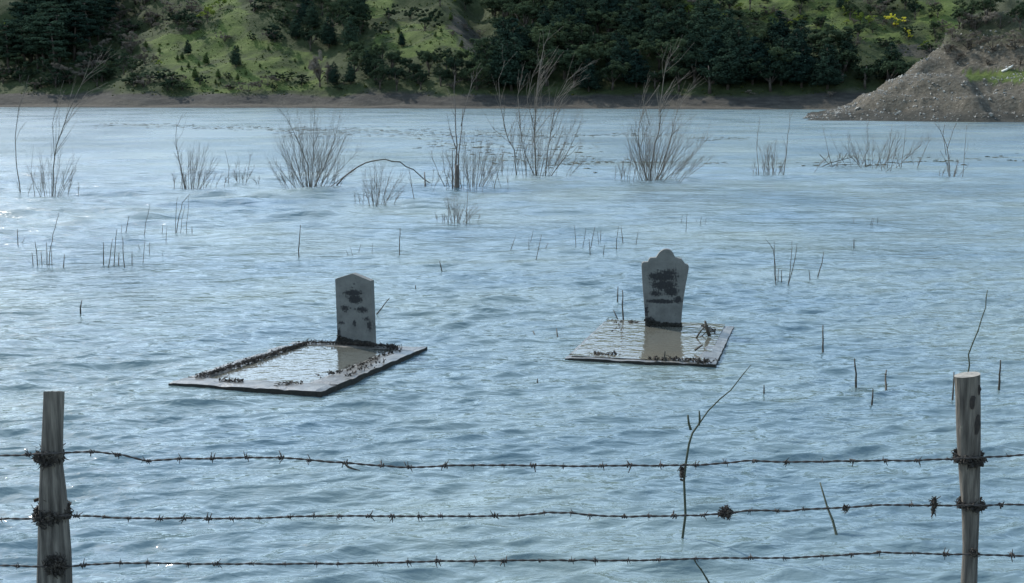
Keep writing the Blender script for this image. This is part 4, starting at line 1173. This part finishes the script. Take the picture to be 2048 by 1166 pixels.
inscription([(-0.13, 0.11, 0.565, 0.030, 0.8), (-0.10, 0.10, 0.53, 0.030, 0.9), (-0.06, 0.09, 0.495, 0.032, 0.95), (-0.14, -0.05, 0.405, 0.032, 0.9), (0.01, 0.15, 0.395, 0.032, 0.9), (-0.13, -0.06, 0.365, 0.028, 0.6), (-0.01, 0.02, 0.24, 0.05, 1.0), (-0.03, -0.01, 0.63, 0.02, 1.0), (0.0, 0.02, 0.67, 0.018, 1.0)], -0.0435, hso)

# right grave
gr_ = grave('right', 'grave', 'right flooded grave, flat kerb with scalloped-top headstone', (0.24, 0.26, 0.22, 0.24))
pool('right', 'pool_water', 'thin sheet of water lying over the right grave slab', (-0.773 + 0.05, 0.773 - 0.10, -1.187 + 0.05, 1.187 - 0.03), 0.0385)
zz = [(155, 310), (162, 275), (185, 264), (238, 262), (250, 235), (268, 211), (345, 205), (362, 180), (385, 147), (415, 120), (448, 104), (480, 100), (512, 104), (545, 122), (570, 152), (585, 185), (600, 205), (680, 222), (700, 250), (725, 283), (765, 295), (775, 315), (773, 360), (742, 530), (715, 700), (695, 880), (683, 1100), (212, 1100), (203, 900), (188, 740), (170, 540)]
hs_r = [((1260 + x / 6.48 - 1329) / 175.0, (648 - 480 - y / 6.48) / 165.5) for (x, y) in zz][::-1]
V, F = headstone_mesh(hs_r, 0.09)
marks_r = [(-0.02, 0.60, 0.22, 0.07, 0.95), (0.05, 0.64, 0.14, 0.05, 0.7), (0.0, 0.50, 0.20, 0.08, 0.85), (0.09, 0.43, 0.11, 0.08, 0.95), (-0.09, 0.40, 0.10, 0.05, 0.7), (-0.02, 0.31, 0.22, 0.035, 0.9), (0.17, 0.33, 0.07, 0.06, 0.8), (-0.20, 0.20, 0.05, 0.12, 0.55), (-0.17, 0.10, 0.10, 0.05, 0.6)]
hb = np.array([(1329 - 1024) / FPX * 15.08, 15.0])
lx, ly = grave_local(GRAVES['right'], hb[0], hb[1])
hso = link('headstone', mesh('headstone', V, F, stone_mat('headstone_stone_scalloped', marks_r), False), gr_, (lx, ly, 0.0))
hso.rotation_euler = (0, 0, 0.15)
hso['label'] = 'scalloped-top grey headstone narrowing to its foot'
inscription([(-0.08, -0.03, 0.665, 0.05, 1.0), (0.0, 0.14, 0.68, 0.036, 0.9), (-0.17, 0.16, 0.61, 0.045, 0.95), (-0.15, 0.14, 0.56, 0.04, 0.9), (-0.16, 0.15, 0.50, 0.045, 0.9), (-0.12, 0.15, 0.44, 0.045, 0.9), (-0.1, 0.15, 0.40, 0.03, 0.7), (-0.2, 0.17, 0.315, 0.04, 0.8)], -0.046, hso)

# debris on the graves
def debris_thing(name, label, loc, m, cat='debris', mat='debris', group=None):
    o = link(name, m.mesh(name, M[mat], False), None, tuple(map(float, loc)))
    tag(o, label, cat, group, 'stuff' if name in ('weed_line', 'weed_scraps', 'weed_skirt') else None)
    return o

def gl_line(key, pts, lift=0.02):
    P = [local_to_world(key, p) + [0, 0, lift] for p in pts]
    return P[0], [p - P[0] for p in P]
DG = 'dead weed stranded on the graves'
o0, ln = gl_line('left', [(-0.62, -0.98), (-0.60, -0.6), (-0.57, -0.2), (-0.56, 0.2), (-0.55, 0.6), (-0.53, 0.98)])
debris_thing('weed_line', 'thick line of dark dead weed along the left inner kerb of the left grave', o0, debris_mesh(1700, (0.040, 0.040, 0.020), 0.010, line=ln), group=DG)
o0, ln = gl_line('left', [(-0.53, 1.02), (-0.2, 1.05), (0.1, 1.03), (0.45, 1.0), (0.56, 0.92)])
debris_thing('weed_line', 'dark dead weed along the foot of the left headstone', o0, debris_mesh(900, (0.06, 0.04, 0.018), 0.011, line=ln), group=DG)
for lab, pts, n in (('small dark weed scraps on the front kerb of the left grave', [(-0.32, -1.05), (-0.22, -1.04), (-0.10, -1.03)], 60), ('few weed crumbs near the front right corner of the left grave', [(0.28, -1.06), (0.40, -1.03), (0.48, -0.96)], 45),
                    ('weed crumbs along the right kerb of the left grave', [(0.50, -0.62), (0.60, -0.3), (0.62, 0.1), (0.60, 0.5), (0.63, 0.85)], 130), ('weed bits on the outer right edge of the left grave', [(0.74, -0.6), (0.75, -0.35), (0.76, 0.2)], 40)):
    o0, ln = gl_line('left', pts, 0.012)
    debris_thing('weed_scraps', lab, o0, debris_mesh(n, (0.05, 0.05, 0.012), 0.014, line=ln), group=DG)
# dark weed skirts round both headstone feet
def skirt(key, half, y, label, H):
    hx, hy = y
    P0 = local_to_world(key, (hx, hy))
    m = MB()
    for _ in range(420):
        x = rng.uniform(-half, half); top = H * (0.72 + 0.35 * fbm(np.array(x * 11.0), np.array(3.0), 3))
        zc = rng.random() ** 0.8 * max(top, 0.02)
        c = np.array([x, -0.050 - rng.random() * 0.012, zc])
        s = 0.013 * rng.uniform(0.6, 1.5)
        m.box(c, (s * 1.1, s * 0.4, s * 0.7), None if rng.random() < 0.3 else np.array([[1, 0, 0], [0, 1, 0], [0, 0, 1]]) @ rrot() * 0.9)
    o = debris_thing('weed_skirt', label, P0, m, mat='algae', group=DG)
    o.rotation_euler = (0, 0, GRAVES[key][2] + (0.14 if key == 'right' else 0))
lxl = grave_local(GRAVES['left'], (709 - 1024) / FPX * 13.95, 13.93)
skirt('left', 0.21, lxl, 'black weed matted round the foot of the pointed headstone', 0.085)
skirt('right', 0.21, (lx, ly), 'black weed matted round the foot of the scalloped headstone', 0.10)
for lab, pts, n in (('dark weed tuft left of the scalloped headstone foot', [(-0.45, 1.02), (-0.36, 1.0)], 50), ('weed scraps along the rear left kerb of the right grave', [(-0.72, 1.2), (-0.6, 1.05), (-0.52, 0.7), (-0.5, 0.3)], 60),
                    ('weed scraps on the front left of the right grave', [(-0.5, -1.0), (-0.42, -0.98), (-0.25, -0.97)], 60), ('weed scraps along the front right kerb of the right grave', [(0.12, -1.12), (0.35, -1.12), (0.60, -1.14), (0.73, -1.18)], 170),
                    ('weed crumbs at the rear right corner of the right grave', [(0.42, 1.0), (0.50, 0.8), (0.58, 0.6)], 60)):
    o0, ln = gl_line('right', pts, 0.012)
    debris_thing('weed_scraps', lab, o0, debris_mesh(n, (0.05, 0.05, 0.014), 0.015, line=ln), group=DG)
def drift_sticks():
    b = at_z(1408, 670, 0.07); e = empty('drift_sticks', b); Y = b[1]
    for pl, r, dy in (([(1390, 680), (1400, 664), (1412, 650)], 0.010, 0.0), ([(1419, 672), (1414, 656), (1410, 642)], 0.022, 0.05), ([(1388, 676), (1404, 672), (1416, 660)], 0.008, 0.1), ([(1412, 662), (1424, 664), (1432, 660)], 0.008, 0.1)):
        m = MB(); m.tube([at_y(x, y, Y + dy) - b for (x, y) in pl], [r, r * 0.9, r * 0.5], 6); m.build('stick', M['twig'], e)
    tag(e, 'small tangle of drift sticks on the rear right of the right grave', 'sticks', DG)
    b = at_z(1390, 700, 0.07); m = MB(); m.tube([at_y(x, y, b[1]) - b for (x, y) in ((1389, 701), (1397, 695), (1405, 690))], [0.012, 0.011, 0.007], 6)
    debris_thing('drift_stick', 'short drift stick lying on the right grave', b, m, 'stick', 'twig')
    b = at_z(1329, 719, 0.06); m = MB(); m.tube([at_y(x, y, b[1]) - b for (x, y) in ((1329, 722), (1329, 712), (1330, 702))], [0.009, 0.008, 0.006], 6)
    debris_thing('drift_stick', 'small upright stick at the front edge of the right grave', b, m, 'stick', 'twig')
drift_sticks()

# ---------------------------------------------------------------- barbed wire fence
FY = 5.85
def post(name, label, outline, tilt_top, seed):
    """outline = [(y px, left px, right px)] from top to bottom, at the fence's depth"""
    r = np.random.default_rng(seed)
    ys = np.interp(np.linspace(0, 1, 40), np.linspace(0, 1, len(outline)), [o[0] for o in outline])
    yl = [o[0] for o in outline]
    S = 26
    base = at_y((outline[-1][1] + outline[-1][2]) / 2, outline[-1][0], FY)
    V, F = [], []
    for i, y in enumerate(np.linspace(yl[0], yl[-1], 44)):
        a, b = np.interp(y, yl, [o[1] for o in outline]), np.interp(y, yl, [o[2] for o in outline])
        pl, pr = at_y(a, y, FY), at_y(b, y, FY)
        c = (pl + pr) / 2; rad = (pr[0] - pl[0]) / 2
        for k in range(S):
            an = 2 * math.pi * k / S
            rr = rad * (1 + 0.035 * math.sin(3 * an + seed) + 0.03 * float(fbm(np.array(k * 0.9 + seed), np.array(i * 0.12), 2)) - 0.05 * (k % 7 == seed % 7))
            p = c + np.array([math.cos(an) * rr, math.sin(an) * rr * 0.95, 0])
            if i == 0: p[2] += tilt_top[0] * math.cos(an) * rad + tilt_top[1] * math.sin(an) * rad
            V.append(p - base)
    n = 44
    for i in range(n - 1):
        for k in range(S):
            k2 = (k + 1) % S
            F.append((i * S + k, (i + 1) * S + k, (i + 1) * S + k2, i * S + k2))
    F.append(tuple((n - 1) * S + k for k in range(S)))
    e = empty(name, base)
    link('shaft', mesh('shaft', V, F, M['post_wood']), e)
    # sawn end with a slightly uneven rim
    tv = [np.array(V[k]) for k in range(S)]; cc = sum(tv) / S
    TV = [v + np.array([0, 0, 0.0015]) for v in tv] + [cc + (v - cc) * 0.5 + np.array([0, 0, 0.004 * r.random()]) for v in tv] + [cc + np.array([0, 0, 0.003])]
    TF = [(k, (k + 1) % S, S + (k + 1) % S, S + k) for k in range(S)] + [(S + k, S + (k + 1) % S, 2 * S) for k in range(S)]
    link('sawn_end', mesh('sawn_end', TV, TF, M['post_end']), e)
    tag(e, label, 'fence post', 'fence posts')
    return e, base

pl_e, pl_b = post('fence_post', 'left wooden fence post, widening downward, wrapped in weed', [(783, 88, 128), (860, 85, 126), (930, 82, 126), (980, 80, 132), (1040, 78, 137), (1100, 77, 142), (1166, 76, 144), (1320, 72, 146), (1490, 70, 148)], (0.0, -0.22), 3)
pr_e, pr_b = post('fence_post', 'right wooden fence post with slanted sawn top and dark knots', [(750, 1909, 1960), (800, 1912, 1961), (880, 1914, 1961), (950, 1919, 1960), (1020, 1924, 1959), (1100, 1926, 1956), (1166, 1922, 1954), (1320, 1920, 1954), (1490, 1918, 1954)], (0.16, -0.02), 5)
def knot(e, base, x, y, rx, rz):
    p = at_y(x, y, FY) - base
    # sit it on the front of the shaft
    mid = {True: 1935.5, False: 108}[x > 1000]
    rad = 0.0625
    off = (x - mid) / 26.0
    p[1] = -rad * math.sqrt(max(0.05, 1 - off * off)) - 0.0
    m = MB(); n = 12
    m.v.append(p + np.array([0, -0.005, 0]))
    for k in range(n):
        a = 2 * math.pi * k / n; s = rng.uniform(0.8, 1.2)
        m.v.append(p + np.array([math.cos(a) * rx * s, 0.001 + 0.008 * abs(math.cos(a)) , math.sin(a) * rz * s]))
    for k in range(n): m.f.append((0, 1 + k, 1 + (k + 1) % n))
    m.build('knot', M['knot'], e)
for (x, y, rx, rz) in ((1937, 798, 0.013, 0.034), (1946, 845, 0.018, 0.050), (1951, 775, 0.013, 0.022)): knot(pr_e, pr_b, x, y, rx, rz)

WIRES = {
    'top': [(-260, 930), (-120, 917), (0, 911), (80, 908), (125, 905), (180, 903), (240, 909), (290, 921), (305, 922), (370, 917), (420, 917), (497, 915), (560, 915), (626, 920), (690, 925), (760, 931), (820, 935), (900, 931), (1000, 930), (1130, 932), (1260, 931), (1340, 931), (1400, 930), (1500, 922), (1590, 924), (1700, 922), (1830, 921), (1905, 918), (1975, 914), (2048, 910), (2180, 905), (2320, 908)],
    'middle': [(-260, 1050), (-120, 1042), (0, 1038), (75, 1036), (140, 1031), (180, 1032), (240, 1036), (310, 1038), (370, 1036), (440, 1037), (520, 1036), (580, 1034), (640, 1032), (780, 1032), (930, 1033), (1040, 1031), (1090, 1026), (1140, 1025), (1190, 1031), (1250, 1033), (1360, 1031), (1430, 1028), (1500, 1021), (1560, 1022), (1690, 1015), (1760, 1010), (1900, 1011), (2048, 1009), (2180, 1012), (2320, 1016)],
    'bottom': [(-260, 1140), (-120, 1134), (0, 1131), (70, 1133), (110, 1133), (150, 1132), (165, 1130), (240, 1126), (300, 1126), (430, 1128), (560, 1128), (690, 1127), (820, 1125), (880, 1122), (1010, 1121), (1130, 1121), (1270, 1121), (1320, 1120), (1390, 1117), (1500, 1116), (1570, 1116), (1640, 1113), (1700, 1109), (1760, 1105), (1890, 1108), (2048, 1112), (2180, 1113), (2320, 1116)]}
BARBS = {'top': [-180, -60, 57, 180, 245, 284, 303, 370, 432, 497, 562, 626, 690, 757, 820, 886, 945, 1005, 1067, 1131, 1195, 1262, 1325, 1388, 1452, 1515, 1580, 1640, 1705, 1770, 1832, 1890, 2020, 2120],
         'middle': [-100, 0, 152, 205, 255, 310, 370, 420, 470, 525, 578, 632, 683, 732, 783, 837, 885, 936, 990, 1040, 1095, 1140, 1190, 1250, 1300, 1345, 1395, 1500, 1552, 1600, 1690, 1740, 1820, 1990, 2110],
         'bottom': [-90, 45, 165, 237, 302, 370, 433, 497, 563, 625, 690, 752, 818, 880, 946, 1010, 1073, 1130, 1195, 1260, 1320, 1390, 1500, 1570, 1640, 1700, 1765, 1825, 1890, 2020, 2110]}
def barb_mesh(seed):
    r = np.random.default_rng(seed); m = MB()
    th = np.linspace(0, 4.5 * math.pi, 22)
    m.tube([((t / th[-1] - 0.5) * 0.020, 0.0062 * math.cos(t), 0.0062 * math.sin(t)) for t in th], 0.0026, 5)
    for s in range(4):
        a = r.uniform(0, 6.28) if s > 1 else (math.pi / 2 + (0 if s == 0 else math.pi) + r.normal() * 0.5)
        L = r.uniform(0.016, 0.026); x = r.uniform(-0.009, 0.009)
        m.tube([(x, 0, 0), (x + r.normal() * 0.007, math.cos(a) * L, math.sin(a) * L)], [0.0026, 0.0012], 4)
    return m.mesh('barb', M['wire'])
barbs = [barb_mesh(s) for s in range(7)]
for key, lab in (('top', 'top strand of barbed wire, sagging beside the left post'), ('middle', 'middle strand of barbed wire with closely set barbs'), ('bottom', 'lowest strand of barbed wire near the bottom picture edge')):
    pts = WIRES[key]
    xs = np.array([p[0] for p in pts], float); ysz = np.array([p[1] for p in pts], float)
    front = -0.066      # the strands are stapled to the camera side of the posts
    def wy(x): return FY + front
    L0 = at_y(xs[0], ysz[0], wy(0))
    e = empty('barbed_wire', L0)
    step = 4.0
    X = np.arange(xs[0], xs[-1], step)
    # smooth the polyline a little
    Yp = np.interp(X, xs, ysz); ker = np.hanning(9); ker /= ker.sum()
    Ys = np.convolve(np.pad(Yp, 4, 'edge'), ker, 'valid') + 0.5 * np.interp(X, np.arange(xs[0], xs[-1] + 40, 23), rng.normal(size=len(np.arange(xs[0], xs[-1] + 40, 23))))
    C = np.array([at_y(x, y, FY + front) for x, y in zip(X, Ys)]) - L0
    m = MB()
    for ph in (0, math.pi):
        an = np.arange(len(X)) * 0.62 + ph
        m.tube(C + np.stack([np.zeros(len(X)), np.cos(an) * 0.0026, np.sin(an) * 0.0026], 1), 0.0029, 5)
    m.build('strand', M['wire'], e)
    for b in BARBS[key]:
        y = np.interp(b, X, Ys)
        o = link('barb', barbs[rng.integers(7)], e, tuple(map(float, at_y(b, y, FY + front) - L0)))
        o.rotation_euler = (rng.uniform(0, 6.28), rng.normal() * 0.12, 0)
        o.scale = [rng.uniform(0.75, 1.35)] * 3
        o.location.x += rng.normal() * 0.012
    tag(e, lab, 'barbed wire', 'strands of the barbed wire fence')

# weed caught on posts and wire
def weed_on(x, y, ext, n, size, lab, dy=-0.05, wrap=None, lng=1.0):
    c = at_y(x, y, FY + dy)
    if wrap:
        m = MB()
        for _ in range(n):
            a = rng.uniform(0, 6.283); rr = wrap * (1 + rng.random() * 0.30)
            p = np.array([math.cos(a) * rr, math.sin(a) * rr - dy, rng.normal() * ext * 0.5 * (0.75 + 0.4 * math.sin(3 * a))])
            r = rrot(); s = size * rng.uniform(0.5, 1.6)
            if rng.random() < 0.65:
                m.tube([p - r @ np.array([s * 1.4, 0, 0]), p + r @ np.array([0, s * 0.5, 0]), p + r @ np.array([s * 1.4, 0, 0])], [s * 0.12, s * 0.22, s * 0.08], 4)
            else: m.box(p, np.array([1, 0.6, 0.35]) * s * 0.7, r)
    else:
        m = debris_mesh(n, ext, size, long=lng)
    o = debris_thing('weed_clump', lab, c, m, 'weed clump', 'debris', 'weed clumps caught on the fence')
weed_on(98, 913, 0.036, 280, 0.013, 'dark weed wrapped round the left post at the top wire', -0.0, 0.050)
weed_on(104, 1028, 0.046, 300, 0.013, 'dark weed wrapped round the left post at the middle wire', -0.0, 0.064)
c_ = weed_on(110, 1130, (0.055, 0.022, 0.055), 260, 0.012, 'dark weed clump on the front of the left post at the lowest wire', -0.082)
weed_on(1938, 916, 0.026, 330, 0.012, 'dark weed wrapped round the right post at the top wire', -0.0, 0.052)
weed_on(1943, 1008, 0.022, 240, 0.012, 'dark weed wrapped round the right post at the middle wire', -0.0, 0.046)
weed_on(1947, 1106, (0.022, 0.018, 0.018), 50, 0.010, 'small weed tuft on the right post at the lowest wire', -0.06)
weed_on(1451, 1025, (0.036, 0.02, 0.024), 170, 0.010, 'lone ball of dead weed hanging on the middle wire', -0.066)
weed_on(1868, 1010, (0.008, 0.008, 0.048), 70, 0.010, 'upright weed wisp on the middle wire left of the right post', -0.066, None, 1.4)
weed_on(1692, 1017, (0.016, 0.01, 0.012), 26, 0.008, 'small weed scrap on the middle wire', -0.066)
weed_on(1364, 947, (0.010, 0.008, 0.036), 46, 0.009, 'drooping dead leaf hanging from the top wire by the bent twig', -0.066, None, 1.5)
def dangling():
    b = at_y(690, 925, FY - 0.068); m = MB()
    m.tube([at_y(x, y, FY - 0.072) - b for (x, y) in ((686, 924), (697, 934), (708, 938), (720, 941))], [0.003, 0.006, 0.004, 0.002], 5)
    debris_thing('dangling_twig', 'small twig dangling from the top wire near the middle', b, m, 'twig', 'twig')
dangling()

# things of one label are told apart by their order from left to right
ORD = ['first', 'second', 'third', 'fourth', 'fifth', 'sixth', 'seventh', 'eighth', 'ninth', 'tenth', 'eleventh', 'twelfth', 'thirteenth', 'fourteenth', 'fifteenth', 'sixteenth', 'seventeenth', 'eighteenth', 'nineteenth', 'twentieth'] + ['twenty-' + q for q in ('first', 'second', 'third', 'fourth', 'fifth', 'sixth', 'seventh', 'eighth', 'ninth')]
by = {}
for o in col.objects:
    if o.parent is None and o.get('label') and o.get('category'): by.setdefault(o['label'], []).append(o)
for lab, os_ in by.items():
    if len(os_) < 2: continue
    os_.sort(key=lambda o: o.location.x / max(o.location.y, 1))
    for i, o in enumerate(os_):
        o['label'] = lab + ', ' + (ORD[i] if i < len(ORD) else 'far along') + ' from left'
